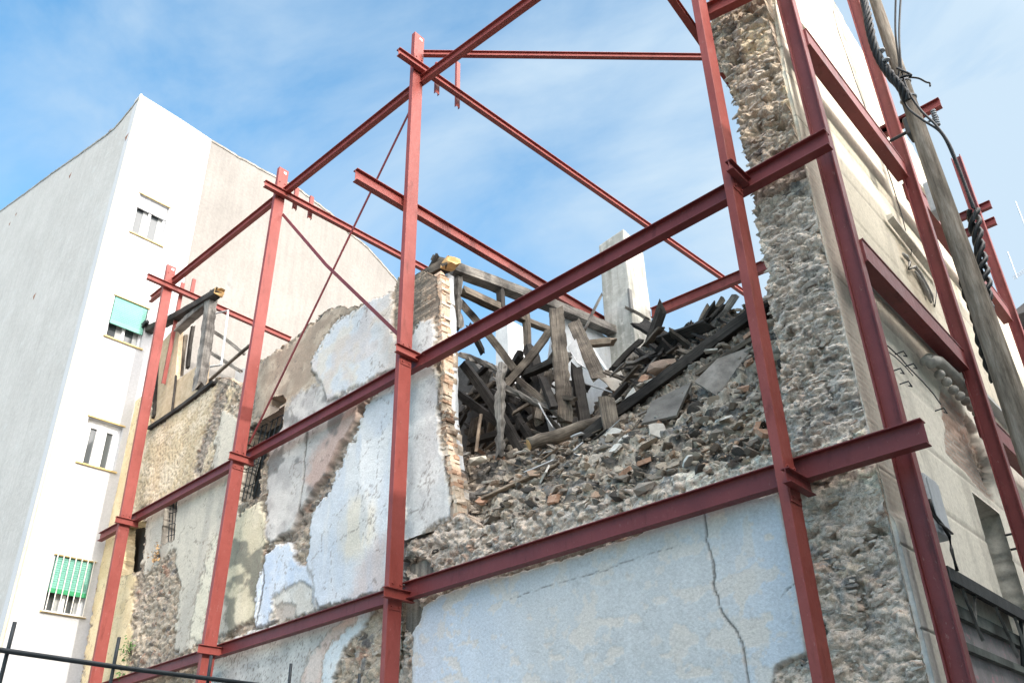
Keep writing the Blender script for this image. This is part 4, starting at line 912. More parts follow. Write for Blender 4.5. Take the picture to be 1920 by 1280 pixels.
LIST = [
 ('P', (1092, 829), .95, (1450, 566), 1.7, 34, CHAR, 'charred_beam', 'longest black charred beam lying diagonally across the rubble heap', dict(seed=11, rough=.08, dr=.6)),
 ('P', (1180, 800), 1.05, (1428, 620), 1.75, 12, CHAR, 'charred_beam', 'thin black beam tucked under the longest charred beam', dict(seed=12)),
 ('P', (1138, 752), .85, (1150, 822), .8, 30, AGED, 'broken_plank', 'short upright brown plank stump in front of the longest charred beam', dict(seed=13, dr=.35, roll=.3)),
 ('P', (870, 683), .9, (976, 842), 1.0, 19, CHAR, 'charred_beam', 'dark beam slanting down right beside the plastered pillar edge', dict(seed=14)),
 ('P', (941, 683), .75, (939, 856), .7, 13, ASHW, 'standing_post', 'thin mortar-crusted upright post in the middle of the wreckage', dict(seed=15, rough=.5)),
 ('P', (864, 664), .75, (943, 696), .75, 12, ASHW, 'crusted_lath', 'pale mortar-crusted batten from the pillar to the thin upright post', dict(seed=16, rough=.5)),
 ('P', (944, 727), .8, (1052, 776), 1.2, 11, ASHW, 'crusted_lath', 'pale mortar-crusted batten falling right from the thin upright post', dict(seed=17, rough=.55)),
 ('P', (1043, 582), 1.5, (1060, 790), 1.2, 27, AGED, 'standing_post', 'broad grey timber post standing highest right of the roof plate', dict(seed=18, dr=.4, rough=.16)),
 ('P', (1056, 640), 1.55, (1064, 780), 1.3, 9, ASHW, 'crusted_lath', 'crusted strip standing against the broad grey post', dict(seed=19, rough=.5)),
 ('P', (1030, 622), 1.6, (949, 722), 1.1, 17, AGED, 'fallen_rafter', 'grey brown rafter sloping down left from the broad post', dict(seed=20)),
 ('P', (866, 570), .9, (964, 692), 1.2, 17, AGED, 'fallen_rafter', 'grey brown rafter sloping down right from the pillar top', dict(seed=21)),
 ('P', (994, 655), 1.7, (1036, 768), 1.5, 21, CHAR, 'charred_beam', 'black beam leaning left of the broad grey post', dict(seed=22)),
 ('P', (858, 520), .45, (859, 614), .45, 14, ASHW, 'standing_post', 'crusted post stub standing right beside the brick pillar top', dict(seed=23, rough=.4)),
 ('P', (1075, 602), 2.4, (1122, 706), 1.9, 25, AGED, 'broken_plank', 'wide warped grey board hanging off the inner plaster wall', dict(seed=24, dr=.2, roll=.5)),
 ('P', (1126, 556), 2.9, (1094, 624), 2.6, 14, ASHW, 'broken_plank', 'short grey board pointing up at the sky left of the chimney', dict(seed=25, dr=.3)),
 ('P', (1080, 690), 1.7, (1098, 800), 1.5, 20, CHAR, 'charred_beam', 'black upright beam in front of the inner plaster wall', dict(seed=26)),
 ('P', (1200, 606), 2.4, (1268, 645), 2.3, 30, CHAR, 'charred_board', 'wide black board tilted on the crest right below the chimney', dict(seed=27, dr=.25, roll=.6)),
 ('P', (1174, 577), 2.7, (1214, 598), 2.6, 7, AGED, 'broken_plank', 'thin stick lying on the crest in front of the chimney base', dict(seed=28)),
 ('P', (1190, 655), 2.2, (1240, 690), 1.9, 16, CHAR, 'charred_board', 'small black board under the wide tilted board on the crest', dict(seed=29, dr=.3)),
 ('P', (1270, 655), 2.3, (1296, 606), 2.5, 22, CHAR, 'charred_board', 'black board standing left of the crest stubs', dict(seed=30, dr=.3)),
 ('P', (1306, 632), 2.3, (1328, 578), 2.5, 16, AGED, 'broken_plank', 'leftmost of the stubs that stand up on the right crest', dict(seed=31)),
 ('P', (1325, 618), 2.3, (1352, 566), 2.5, 14, AGED, 'broken_plank', 'middle stub standing up on the right crest', dict(seed=32)),
 ('P', (1346, 602), 2.3, (1378, 556), 2.5, 17, ASHW, 'broken_plank', 'palest and rightmost stub standing up on the right crest', dict(seed=33)),
 ('P', (1308, 700), 1.0, (1418, 632), 1.3, 11, AGED, 'fallen_rafter', 'narrow rafter below and parallel to the longest charred beam', dict(seed=34)),
 ('P', (1100, 645), 2.4, (1150, 640), 2.4, 14, TAN, 'round_log', 'short brown log lying left of the chimney base', dict(seed=35)),
 ('P', (903, 936), .25, (1046, 872), .5, 14, TAN, 'tan_board', 'long tan board lying on the stones near the pillar foot', dict(seed=36, dr=.3, rough=.05)),
 ('P', (985, 885), .45, (1042, 861), .55, 7, INW, 'white_board', 'small white strip lying over the tan board', dict(seed=37, dr=.3)),
 ('P', (866, 742), 1.3, (945, 800), 1.3, 18, CHAR, 'charred_beam', 'black beam low in the dark hollow behind the pillar', dict(seed=38)),
 ('P', (880, 830), 1.0, (985, 800), 1.3, 14, CHAR, 'charred_beam', 'black beam lying low behind the round log', dict(seed=39)),
 ('P', (955, 760), 1.4, (1000, 830), 1.2, 14, CHAR, 'charred_beam', 'black beam right of the thin upright post foot', dict(seed=40)),
 ('P', (1010, 790), 1.2, (1030, 700), 1.6, 15, AGED, 'fallen_rafter', 'brown rafter standing behind the round log', dict(seed=41)),
 ('P', (1440, 570), 1.6, (1452, 545), 1.9, 16, AGED, 'broken_plank', 'short timber end caught between post and stone pier', dict(seed=42)),
 ('P', (1150, 690), 1.7, (1200, 640), 2.0, 12, CHAR, 'charred_beam', 'black stick on the heap below the chimney', dict(seed=43)),
 ('P', (893, 845), .6, (902, 776), .75, 5, TAN, 'stick', 'thin pale stick poking up beside the pillar lining', dict(seed=44)),
 ('P', (1100, 720), 1.9, (1165, 742), 1.9, 7, INW, 'white_board', 'pale blue strip lying across the inner plaster wall', dict(seed=45, dr=.3)),
 ('P', (1010, 755), 1.0, (1036, 800), 1.0, 4, INW, 'white_board', 'thin white strip standing behind the round log', dict(seed=46, dr=.3)),
]
for it in LIST:
    _, p, y0, q, y1, wpx, mt, nm, lb, kw = it; TP(p, y0, q, y1, wpx, mt, nm, lb, **kw)
TX((846, 503), (1180, 634), XT, 22, ASHW, 'roof_plate', 'long ash grey roof plate running back from the brick pillar', seed=60)
TX((866, 545), (945, 582), XT+.02, 17, AGED, 'roof_plate', 'shorter plate under the long ash grey roof plate', seed=61)
TX((950, 584), (1035, 620), XT+.02, 12, AGED, 'roof_plate', 'thin plate piece under the far half of the long roof plate', seed=62)
TX((986, 588), (990, 660), XT+.05, 12, AGED, 'standing_post', 'short brown stud hanging under the long roof plate', seed=63)
TX((938, 545), (940, 580), XT+.05, 13, CHAR, 'standing_post', 'black stud stub crossing the long roof plate', seed=64)
TX((880, 610), (905, 660), XT-1.2, 10, CHAR, 'standing_post', 'thin black rafter end against the sky inside the opening', seed=65)
t = TP((782, 530), .12, (843, 495), .12, 22, AGED, 'pillar_top_beam', 'short weathered beam with orange cut end on top of the brick pillar', seed=66, dr=.8)
a = PY(843, 495, .12); w_ = px2m(a, 22); m = MB(); tdir = (Vector(a)-Vector(PY(782, 530, .12))).normalized(); timber_mesh(m, Vector(a)-tdir*.01, Vector(a)+tdir*.07, w_*1.02, w_*.84, 67, .05, nseg=2)
o = m.build('cut_end', CUT, t)
TP((795, 525), .3, (820, 478), .3, 7, CHAR, 'stick', 'black splinter sticking up behind the pillar top beam', seed=68)
TP((812, 484), .45, (838, 492), .45, 14, AGED, 'broken_plank', 'grey plank scrap on top of the brick pillar', seed=69)
# crossing rafters in the dark hollow (small pieces)
rnd = random.Random(77)
for k in range(85):
    x = rnd.uniform(868, 1035); y = rnd.uniform(700, 815); 
    dpt = rnd.uniform(1.2, 3.0); ang = rnd.uniform(-1.2, 1.2)+(math.pi/2 if rnd.random() < .3 else 0); ln = rnd.uniform(30, 85)
    TP((x, y), dpt, (x+ln*math.cos(ang), y+ln*math.sin(ang)), dpt+rnd.uniform(-.3, .3), rnd.uniform(4, 17), rnd.choice([CHAR, CHAR, CHAR, AGED, AGED, ASHW]), 'wood_debris', 'charred wood scrap tangled in the dark hollow behind the pillar', group='wood scraps in the dark hollow behind the pillar', seed=200+k)
for k in range(75):
    x = rnd.uniform(1130, 1440); t_ = (x-1130)/310; y = rnd.uniform(690-95*t_, 760-60*t_)
    ang = rnd.uniform(-1.0, .4); ln = rnd.uniform(18, 60); dpt = 2.1-(y-600)/200*.9
    TP((x, y), dpt, (x+ln*math.cos(ang), y+ln*math.sin(ang)), dpt+rnd.uniform(-.2, .2), rnd.uniform(4, 14), rnd.choice([CHAR, CHAR, AGED, AGED, ASHW]), 'wood_debris', 'splintered wood scrap on the heap around the longest charred beam', group='wood scraps on the heap around the longest charred beam', seed=300+k, dr=.5)
GC = 'charred boards piled on the crest at the right'
for k in range(40):
    t_ = rnd.random(); x = 1190+t_*235; y = 662-78*t_+rnd.uniform(-14, 45); ang = rnd.choice([rnd.uniform(-1.3, -.7), rnd.uniform(-.5, .5), rnd.uniform(.3, .8)]); ln = rnd.uniform(40, 95); dpt = 2.05+rnd.uniform(-.35, .35)
    TP((x, y), dpt, (x+ln*math.cos(ang), max(y+ln*math.sin(ang), 575)), dpt+rnd.uniform(-.3, .3), rnd.uniform(12, 32), rnd.choice([CHAR, CHAR, CHAR, AGED]), 'charred_board', 'charred board in the dark pile on the crest left of the stone pier', group=GC, seed=500+k, dr=.3, roll=rnd.uniform(-.6, .6), rough=.05)
for k in range(70):
    x = rnd.uniform(872, 1380); t_ = (x-872)/508; y = rnd.uniform(852, 940)-120*t_*rnd.uniform(.8, 1.15); ang = rnd.uniform(-.9, .5); ln = rnd.uniform(12, 42); dpt = .95-(y-(820-100*t_))/110*.55
    dpt = max(dpt, .3); TP((x, y), dpt, (x+ln*math.cos(ang), y+ln*math.sin(ang)), dpt+rnd.uniform(-.08, .08), rnd.uniform(2, 8), rnd.choice([TAN, AGED, ASHW, INW, CHAR, TAN]), 'splinter', 'small splinter or lath piece scattered on the rubble slope', group='splinters scattered on the rubble slope', seed=700+k, dr=.35, rough=.05)
# log with cut end
a = PY(992, 833, .6); b = PY(1128, 790, 1.3); r = px2m(a, 13)
m = MB(); pts = [Vector(a).lerp(Vector(b), i/14)+Vector((0, 0, .008*math.sin(i*.8))) for i in range(15)]; m.tube(pts, [r*(.92+.16*random.Random(i).random()) for i in range(15)], 12)
lg = m.build('round_log', AGED, smooth=True); u_ = lg.data.attributes.new('uvl', 'FLOAT_VECTOR', 'POINT'); u_.data.foreach_set('vector', np.array([(i//12*.12, math.sin(i % 12*.5236)*.1, math.cos(i % 12*.5236)*.1) for i in range(len(lg.data.vertices))]).ravel())
tag(lg, 'thick round log with brown cut end lying in front of the inner wall', 'log')
d_ = (Vector(a)-Vector(b)).normalized(); m = MB(); m.tube([Vector(a)-d_*.002, Vector(a)+d_*.012], r*.8, 12); m.build('cut_end', CUT, lg)
# fallen panels
def panel(pts, th, mat, name, label, cat, lift=0.):
    V4 = [Vector(PY(x, y, d-lift)) for x, y, d in pts]; nrm = (V4[1]-V4[0]).cross(V4[2]-V4[0]).normalized()
    if nrm.y > 0: nrm = -nrm
    m = MB(); n = len(V4); m.add(V4+[q-nrm*th for q in V4], [tuple(range(n)), tuple(range(2*n-1, n-1, -1))]+[(i, (i+1) % n, n+(i+1) % n, n+i) for i in range(n)])
    return tag(m.build(name, mat), label, cat)
PAN = noisy('dusty brown panel', (.20, .17, .145), (.34, .30, .26), 4, bd=.012, bs=18, streak=(.6, .6, .6))
PAN2 = noisy('grey dusty panel', (.11, .10, .09), (.20, .185, .165), 4, bd=.010, bs=18)
panel([(1302, 715, 1.25), (1345, 672, 1.4), (1412, 648, 1.55), (1385, 700, 1.35), (1345, 742, 1.1)], .03, PAN, 'board_sheet', 'dusty brown panel lying on the upper heap under the narrow rafter', 'panel', .42)
panel([(1203, 793, .95), (1222, 752, 1.15), (1296, 716, 1.3), (1268, 778, .95)], .03, PAN2, 'board_sheet', 'grey dusty slab leaning under the middle of the longest charred beam', 'panel', .38)
panel([(1064, 650, 1.8), (1080, 635, 1.9), (1098, 690, 1.8), (1082, 680, 1.7)], .02, INW, 'board_sheet', 'pale torn board piece left of the hanging grey board', 'panel')
panel([(1112, 700, 2.2), (1160, 686, 2.3), (1172, 712, 2.2), (1150, 735, 2.1), (1135, 716, 2.1)], .03, noisy('torn beige board', (.42, .38, .32), (.5, .46, .4), 5), 'board_sheet', 'crumpled beige sheet hanging by the inner plaster wall', 'panel')
# far left burnt window frame
G2 = 'timber window frame remains at the far left'
TP((272, 622), -.05, (410, 548), -.05, 15, CHAR, 'charred_beam', 'charred top beam over the leftmost window remains, cut end showing', seed=70)
a = PY(410, 548, -.05); b0 = Vector(PY(272, 622, -.05)); dd = (Vector(a)-b0).normalized(); w_ = px2m(a, 15); m = MB(); timber_mesh(m, Vector(a)-dd*.01, Vector(a)+dd*.05, w_*1.1, w_*.9, 71, .05, nseg=2)
o = m.build('cut_end', CUT); tb_ = [q for q in bpy.data.objects if q.get('label', '').startswith('charred top beam over')][0]; o.parent = tb_
TP((334, 618), 0, (386, 572), 0, 15, ASHW, 'window_lintel', 'ash grey lintel under the charred top beam at the far left', seed=72)
TP((396, 558), 0, (373, 728), 0, 20, ASHW, 'standing_post', 'mottled grey timber post of the leftmost window remains', seed=73, rough=.12)
TP((281, 803), -.03, (402, 716), -.03, 9, CHAR, 'charred_sill', 'thin charred sill beam above the pitted ochre wall', seed=74)
TP((298, 640), .05, (290, 780), .05, 8, CHAR, 'window_stud', 'dark stud left in the leftmost window remains', seed=75)
TP((330, 705), .03, (322, 775), .03, 4, CHAR, 'window_stud', 'thin dark stud in the ochre panel under the leftmost window', seed=76)
TP((348, 628), .25, (338, 705), .25, 9, AGED, 'window_stud', 'brown stud inside the leftmost window opening', seed=77)
TP((362, 612), .3, (352, 690), .3, 7, CHAR, 'window_stud', 'black stud inside the leftmost window opening', seed=78)
TP((398, 620), .6, (456, 662), .9, 8, ASHW, 'fallen_rafter', 'pale grey rafter behind the leftmost window post', seed=79)
TP((470, 646), .2, (390, 716), .2, 5, AGED, 'fallen_rafter', 'thin pole leaning from the second steel post to the charred sill', seed=80)
TP((386, 655), .7, (452, 696), .9, 8, ASHW, 'fallen_rafter', 'lower pale grey rafter behind the leftmost window post', seed=81)
m = MB(); q = [Vector(PY(x, y, .3)) for x, y in ((403, 588), (428, 582), (415, 684), (388, 688))]
for i in range(4): m.tube([q[i], q[(i+1) % 4]], .022, 4)
tag(m.build('casement_frame', noisy('flaked grey paint', (.46, .48, .5), (.58, .6, .62), 9)), 'empty pale grey casement frame standing right of the leftmost window post', 'window frame')
px_plate([(285, 800), (296, 650), (330, 612), (336, 620), (328, 715), (385, 675), (380, 735)], 'y', .06, .1, 'ochre_panel', noisy('ochre brick nogging', (.42, .32, .20), (.54, .43, .30), 9, bd=.02, bs=22, c3=(.32, .22, .15)), house)
# rear wall remains seen through the far left window
px_plate([(340, 700), (350, 660), (400, 640), (440, 690), (480, 690), (470, 735), (400, 740)], 'y', 2.2, .2, 'rear_wall_remains', INW, house)
# black tarpaulin scrap
def blob(name, c, r, seed, mat, sub=3, amp=.4, fr=5, sc=(1, 1, 1)):
    bm = bmesh.new(); bmesh.ops.create_icosphere(bm, subdivisions=sub, radius=1); co = np.array([v.co[:] for v in bm.verts])
    k = 1+amp*(fbm(co*fr*.3+seed*3.1, seed, 4)-.5)*2.4; co = co*k[:, None]*r*np.array(sc)+np.array(c)
    for v_, q_ in zip(bm.verts, co): v_.co = q_
    me = bpy.data.meshes.new(name); bm.to_mesh(me); bm.free(); return link(name, me, mat)
tag(blob('tarpaulin_scrap', PY(268, 612, -.15), .2, 4, TARP, 4, .8, 9, (1.1, .5, .65)), 'crumpled black tarpaulin scrap hanging by the green shuttered window', 'tarpaulin')
# ------------------------------------------------------------------ rubble heap
ROWS = [
 (.06, [(748, 1066), (800, 1050), (870, 1024), (1000, 990), (1150, 945), (1300, 898), (1400, 870), (1500, 850)]),
 (.16, [(748, 1045), (800, 1035), (870, 1005), (1000, 950), (1150, 905), (1300, 860), (1400, 832), (1490, 800)]),
 (.45, [(755, 1010), (820, 985), (870, 955), (1000, 895), (1150, 855), (1300, 805), (1400, 775), (1480, 740)]),
 (.85, [(770, 960), (840, 920), (880, 885), (1000, 848), (1120, 830), (1280, 775), (1390, 720), (1475, 680)]),
 (1.3, [(790, 900), (850, 870), (900, 860), (1000, 838), (1100, 812), (1220, 735), (1360, 665), (1470, 620)]),
 (2.0, [(800, 880), (850, 858), (900, 850), (1000, 836), (1100, 800), (1190, 700), (1310, 640), (1460, 580)]),
 (2.6, [(800, 880), (850, 860), (900, 850), (1000, 840), (1100, 800), (1180, 668), (1300, 612), (1450, 560)]),
 (3.6, [(820, 900), (860, 880), (900, 870), (1000, 850), (1100, 820), (1180, 740), (1300, 680), (1440, 620)])]
rowP = [np.array([PY(x, y, d) for x, y in r]) for d, r in ROWS]
def heap_pt(a, b):      # a along 0..1, b across rows 0..1
    fb = b*(len(rowP)-1); i = min(int(fb), len(rowP)-2); t = fb-i
    def ev(R): f = a*(len(R)-1); k = min(int(f), len(R)-2); s = f-k; return R[k]*(1-s)+R[k+1]*s
    return ev(rowP[i])*(1-t)+ev(rowP[i+1])*t
na, nb = 300, 150
A = np.linspace(0, 1, na); B = np.linspace(0, 1, nb); Pg = np.zeros((nb, na, 3))
cols_ = np.array([[[np.interp(a, np.linspace(0, 1, 8), R[:, k]) for k in range(3)] for a in A] for R in rowP])   # rows,na,3
for k in range(3):
    for i in range(na): Pg[:, i, k] = np.interp(B*(len(rowP)-1), np.arange(len(rowP)), cols_[:, i, k])
G = Pg.reshape(-1, 3); f1, f2, cid = worley(np.stack([G[:, 0]/.13, (G[:, 2]+G[:, 1])/.13], 1), 501); g1, g2, gid = worley(np.stack([G[:, 0]/.055, (G[:, 2]+G[:, 1])/.055], 1), 502)
rr0 = np.abs(fbm(G*7+fbm(G*3, 3, 3)[:, None]*3, 515, 4)-.5)*2; _w = (fbm(G*9, 21, 3)-.5)*.08; fA, _, cid = facets(np.stack([(G[:, 0]+_w)/.17, (G[:, 2]+G[:, 1]-_w)/.14], 1), 501, .5); fB, _, gid = facets(np.stack([(G[:, 0]-_w)/.055, (G[:, 2]+G[:, 1]+_w)/.05], 1), 502, .5); dd = .06*fA+.014*fB+.24*(fbm(G*2.6, 505, 5)-.5)
amp_ = np.clip(np.repeat(B, na)*9, .15, 1); G = G+np.array((.1, -.75, .65))*(dd*amp_)[:, None]
hc = np.array([(.16, .14, .12), (.27, .23, .19), (.19, .18, .17), (.34, .29, .23), (.08, .075, .07)])[(cid*5).astype(int) % 5]*(.7+.5*gid[:, None])
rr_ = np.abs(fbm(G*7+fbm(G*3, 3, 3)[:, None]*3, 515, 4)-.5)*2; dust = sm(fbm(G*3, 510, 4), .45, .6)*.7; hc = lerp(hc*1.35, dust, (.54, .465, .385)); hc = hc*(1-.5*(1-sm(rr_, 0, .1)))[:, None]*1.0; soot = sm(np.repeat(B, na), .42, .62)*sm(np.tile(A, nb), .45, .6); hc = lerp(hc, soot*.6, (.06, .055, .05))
idx = np.arange(na*nb).reshape(nb, na); q = np.stack([idx[:-1, :-1], idx[:-1, 1:], idx[1:, 1:], idx[1:, :-1]], -1).reshape(-1, 4)
V = [tuple(p) for p in G]; FQ = [tuple(f) for f in q]; CC = [tuple(c)+(1,) for c in hc]
# close the heap down to the floor so it is solid
bound = list(idx[0])+list(idx[1:, -1])+list(idx[-1, ::-1][1:])+list(idx[::-1, 0][1:])
n0 = len(V); zf = 3.0
for b_i in bound: V.append((V[b_i][0], max(V[b_i][1], .05), zf)); CC.append((.1, .09, .08, 1))
for k in range(len(bound)-1): FQ.append((bound[k], bound[k+1], n0+k+1, n0+k))
rnd = random.Random(9)
NR = np.random.RandomState(4)
RC = [(.21, .18, .15), (.34, .29, .24), (.42, .355, .285), (.50, .425, .345), (.09, .08, .072), (.28, .25, .215), (.40, .29, .215), (.36, .315, .27)]
def rock_xf(c, r, sd_):
    pv, pf = PROT[sd_ % len(PROT)]; R = Matrix.Rotation(rnd.uniform(0, 6.28), 3, 'Z') @ Matrix.Rotation(rnd.uniform(-.9, .9), 3, 'X') @ Matrix.Rotation(rnd.uniform(-.6, .6), 3, 'Y')
    s = np.array((r*rnd.uniform(.8, 1.3), r*rnd.uniform(.7, 1.1), r*rnd.uniform(.6, 1.0)))
    return (pv*s)@np.array(R).T+np.array(c), pf
def heap_surface(a, b):
    p = heap_pt(a, b); return p
for k in range(6000):
    a = rnd.random(); b = .04+rnd.random()**1.35*.93; r = .009+.05*rnd.random()**3
    if rnd.random() < .3: continue
    p = heap_surface(a, b)+np.array((rnd.uniform(-.02, .02), -.05*rnd.random(), .05*rnd.random()+.01)); vv, ff = rock_xf(p, r, k)
    n0 = len(V); V += [tuple(x) for x in vv]; FQ += [tuple(i+n0 for i in f) for f in ff]
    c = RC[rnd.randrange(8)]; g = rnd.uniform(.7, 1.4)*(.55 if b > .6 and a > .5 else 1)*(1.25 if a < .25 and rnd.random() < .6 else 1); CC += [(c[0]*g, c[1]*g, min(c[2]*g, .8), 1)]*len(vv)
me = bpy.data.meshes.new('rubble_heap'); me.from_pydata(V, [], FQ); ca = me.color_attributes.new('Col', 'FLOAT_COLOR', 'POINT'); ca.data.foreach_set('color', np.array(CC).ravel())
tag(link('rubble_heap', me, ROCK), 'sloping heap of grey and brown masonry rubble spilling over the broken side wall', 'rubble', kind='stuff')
# larger loose stones, each its own thing
pm = []
for s in range(10):
    pv, pf = PROT[s]; me = bpy.data.meshes.new('loose_stone'); me.from_pydata([tuple(x) for x in pv], [], pf); ca = me.color_attributes.new('Col', 'FLOAT_COLOR', 'POINT')
    ca.data.foreach_set('color', np.array([(*RC[s % 8], 1)]*len(pv)).ravel()); me.materials.append(ROCK); pm.append(me)
for k in range(190):
    a = rnd.random(); b = rnd.random()**1.5*.62; r = rnd.uniform(.045, .085)*(1 if rnd.random() < .8 else 1.35)
    p = heap_surface(a, b)+np.array((0, -.05, .03)); o = bpy.data.objects.new('loose_stone', pm[k % 10]); COL.objects.link(o)
    o.location = Vector(p); o.rotation_euler = (rnd.uniform(-.7, .7), rnd.uniform(-.5, .5), rnd.uniform(0, 6.28)); o.scale = (r*rnd.uniform(.9, 1.25), r*rnd.uniform(.75, 1.1), r*rnd.uniform(.6, .95))
    tag(o, 'fist to head sized broken stone lying on the rubble slope above the low steel beam', 'stone', 'broken stones lying on the rubble slope')
BRF = noisy('broken brick', (.34, .19, .12), (.48, .30, .21), 9, bd=.006, bs=40, c3=(.50, .44, .36)); PLF = noisy('broken plaster', (.46, .43, .38), (.62, .60, .55), 7, bd=.006, bs=40)
for k in range(60):
    a = rnd.random()**1.3; b = .08+rnd.random()*.6; p = heap_surface(a, b)+np.array((0, -.06, .05)); br_ = k % 2 == 0
    m = MB(); sx_, sy_, sz_ = (rnd.uniform(.05, .10), .05, .022) if br_ else (rnd.uniform(.06, .15), rnd.uniform(.05, .10), rnd.uniform(.008, .016))
    m.add([(x*sx_*rnd.uniform(.7, 1.1), y*sy_*rnd.uniform(.7, 1.1), z*sz_) for z in (-1, 1) for x, y in ((-1, -1), (0, -1.15), (1, -.9), (1, 1), (-.2, 1.1), (-1, .8))], [(5, 4, 3, 2, 1, 0), (6, 7, 8, 9, 10, 11)]+[(i, (i+1) % 6, 6+(i+1) % 6, 6+i) for i in range(6)])
    o = m.build('brick_fragment' if br_ else 'plaster_flake', BRF if br_ else PLF); o.location = Vector(p); o.rotation_euler = (rnd.uniform(.2, 1.4), rnd.uniform(-.6, .6), rnd.uniform(-1.2, 1.2))
    tag(o, 'reddish broken brick piece lying among the stones of the rubble slope' if br_ else 'flat pale plaster flake lying among the stones of the rubble slope', 'brick' if br_ else 'plaster', 'brick pieces among the rubble' if br_ else 'plaster flakes among the rubble')
# notable lumps
for px, py, d, r, c, lb in ((1240, 690, 1.5, .17, (.33, .25, .20), 'brown lump of mortared masonry above the middle of the longest charred beam'), (1300, 690, 1.3, .09, (.34, .33, .31), 'grey block resting on the longest charred beam'), (1010, 905, .4, .11, (.42, .37, .31), 'large pale stone right below the tan board'), (1365, 800, .5, .10, (.12, .11, .105), 'dark square stone left of the steel corner post foot'), (895, 862, .55, .11, (.62, .58, .50), 'sunlit white plaster lump at the foot of the pillar lining'), (925, 905, .35, .06, (.46, .34, .26), 'small pinkish brick piece left of the tan board')):
    pv, pf = PROT[int(px) % 14]; me = bpy.data.meshes.new('masonry_lump'); me.from_pydata([tuple(x) for x in pv], [], pf); ca = me.color_attributes.new('Col', 'FLOAT_COLOR', 'POINT'); ca.data.foreach_set('color', np.array([(*c, 1)]*len(pv)).ravel()); me.materials.append(ROCK)
    o = bpy.data.objects.new('masonry_lump', me); COL.objects.link(o); o.location = Vector(PY(px, py, d)); o.scale = (r*1.2, r*.9, r*.8); tag(o, lb, 'masonry')
# ------------------------------------------------------------------ utility pole and cables
pb = at(1745, 300, 'y', .9); px_, py_ = float(pb[0]), .9
r0 = px2m(pb, 47)/2
m = MB(); m.tube([(px_+.02*math.sin(z*.5), py_, z) for z in np.arange(0, 14, .5)], [r0*1.18-.009*z for z in np.arange(0, 14, .5)], 24)
pole = m.build('utility_pole', POLEW, smooth=True); tag(pole, 'weathered round wooden utility pole with black cables at the street side', 'utility pole')
m = MB()
for z in (at(1705, 150, 'y', py_)[2], at(1715, 180, 'y', py_)[2]): m.tube([(px_+.02*math.sin(z*.5)+math.cos(t)*(r0*1.18-.009*z+.004), py_+math.sin(t)*(r0*1.18-.009*z+.004), z+.01*math.sin(t)) for t in np.linspace(0, 6.28, 20)], .010, 6)
m.build('metal_band', noisy('galvanised band', (.35, .37, .39), (.45, .47, .5), 5, .4), pole)
def cable(pts, y, r, name, label, wob=.0, strands=1, cat='cable'):
    P = [Vector(at(a, b, 'y', y if not hasattr(y, '__len__') else y[i])) for i, (a, b) in enumerate(pts)]
    # catmull-rom
    def cr_(p0, p1, p2, p3, t): return .5*((2*p1)+(-p0+p2)*t+(2*p0-5*p1+4*p2-p3)*t*t+(-p0+3*p1-3*p2+p3)*t*t*t)
    Q = []; E = [P[0]]+P+[P[-1]]
    for i in range(1, len(E)-2):
        for k in range(8): Q.append(cr_(E[i-1], E[i], E[i+1], E[i+2], k/8))
    Q.append(P[-1]); m = MB()
    for s in range(strands):
        if strands == 1: m.tube(Q, r, 8)
        else:
            L_ = 0; pts2 = []; prev = Q[0]
            for i in range(len(Q)-1):
                for k in range(4):
                    p = Q[i].lerp(Q[i+1], k/4); L_ += (p-prev).length; prev = p; t = (Q[i+1]-Q[i]).normalized(); a = t.cross(Yv).normalized(); b = t.cross(a); ph = L_*16+s*2*math.pi/strands
                    pts2.append(p+(a*math.cos(ph)+b*math.sin(ph))*r*(1.15+.3*math.sin(L_*9+s)))
            m.tube(pts2, r*.8, 6)
    return tag(m.build(name, BLACK, smooth=True), label, cat)
cable([(1612, -40), (1622, 10), (1632, 60), (1648, 105), (1668, 140), (1690, 168), (1700, 190)], [.45, .45, .45, .5, .55, .62, .68], .022, 'cable_bundle', 'thick twisted black cable bundle hanging beside the top of the pole', strands=5)
cable([(1690, -20), (1686, 60), (1690, 125), (1700, 165), (1725, 205), (1755, 235), (1780, 270), (1800, 320), (1815, 360), (1828, 395), (1826, 415)], .68, .011, 'pole_cable', 'black cable running down the pole and bending round its right side')
cable([(1680, -20), (1679, 60), (1686, 120), (1684, 160), (1700, 200), (1730, 225), (1765, 250), (1790, 300), (1808, 345), (1824, 390)], .70, .011, 'pole_cable', 'black cable left of its twin, crossing the pole front to the right')
cable([(1826, 395), (1832, 440), (1848, 540), (1862, 640), (1880, 720), (1900, 760)], 1.12, .03, 'cable_bundle', 'black cable bundle going down behind the right edge of the pole', strands=3)
cable([(1810, 520), (1828, 590), (1850, 660), (1868, 715)], 1.6, .03, 'cable_bundle', 'black cable bundle running down left of the pole near the red post', strands=3)
cable([(1682, 128), (1690, 132), (1704, 138), (1708, 142), (1696, 143), (1684, 150), (1690, 160)], .66, .012, 'cable_loop', 'small knot of black cable tied on the pole front', cat='cable')
cable([(1704, 145), (1722, 147), (1736, 154), (1743, 156), (1744, 162)], [.66, .72, .82, .86, .86], .009, 'cable_loop', 'small cable end sticking out right of the pole', cat='cable')
# clamps on the bundle
m = MB()
for a, b in ((1652, 92), (1660, 110)): m.tube([at(a, b, 'y', .5)+np.array((0, 0, -.03)), at(a+2, b+6, 'y', .5)+np.array((0, 0, .03))], .035, 8)
tag(m.build('cable_clamp', GREYBOX), 'grey clamp on the twisted cable bundle beside the pole', 'clamp')
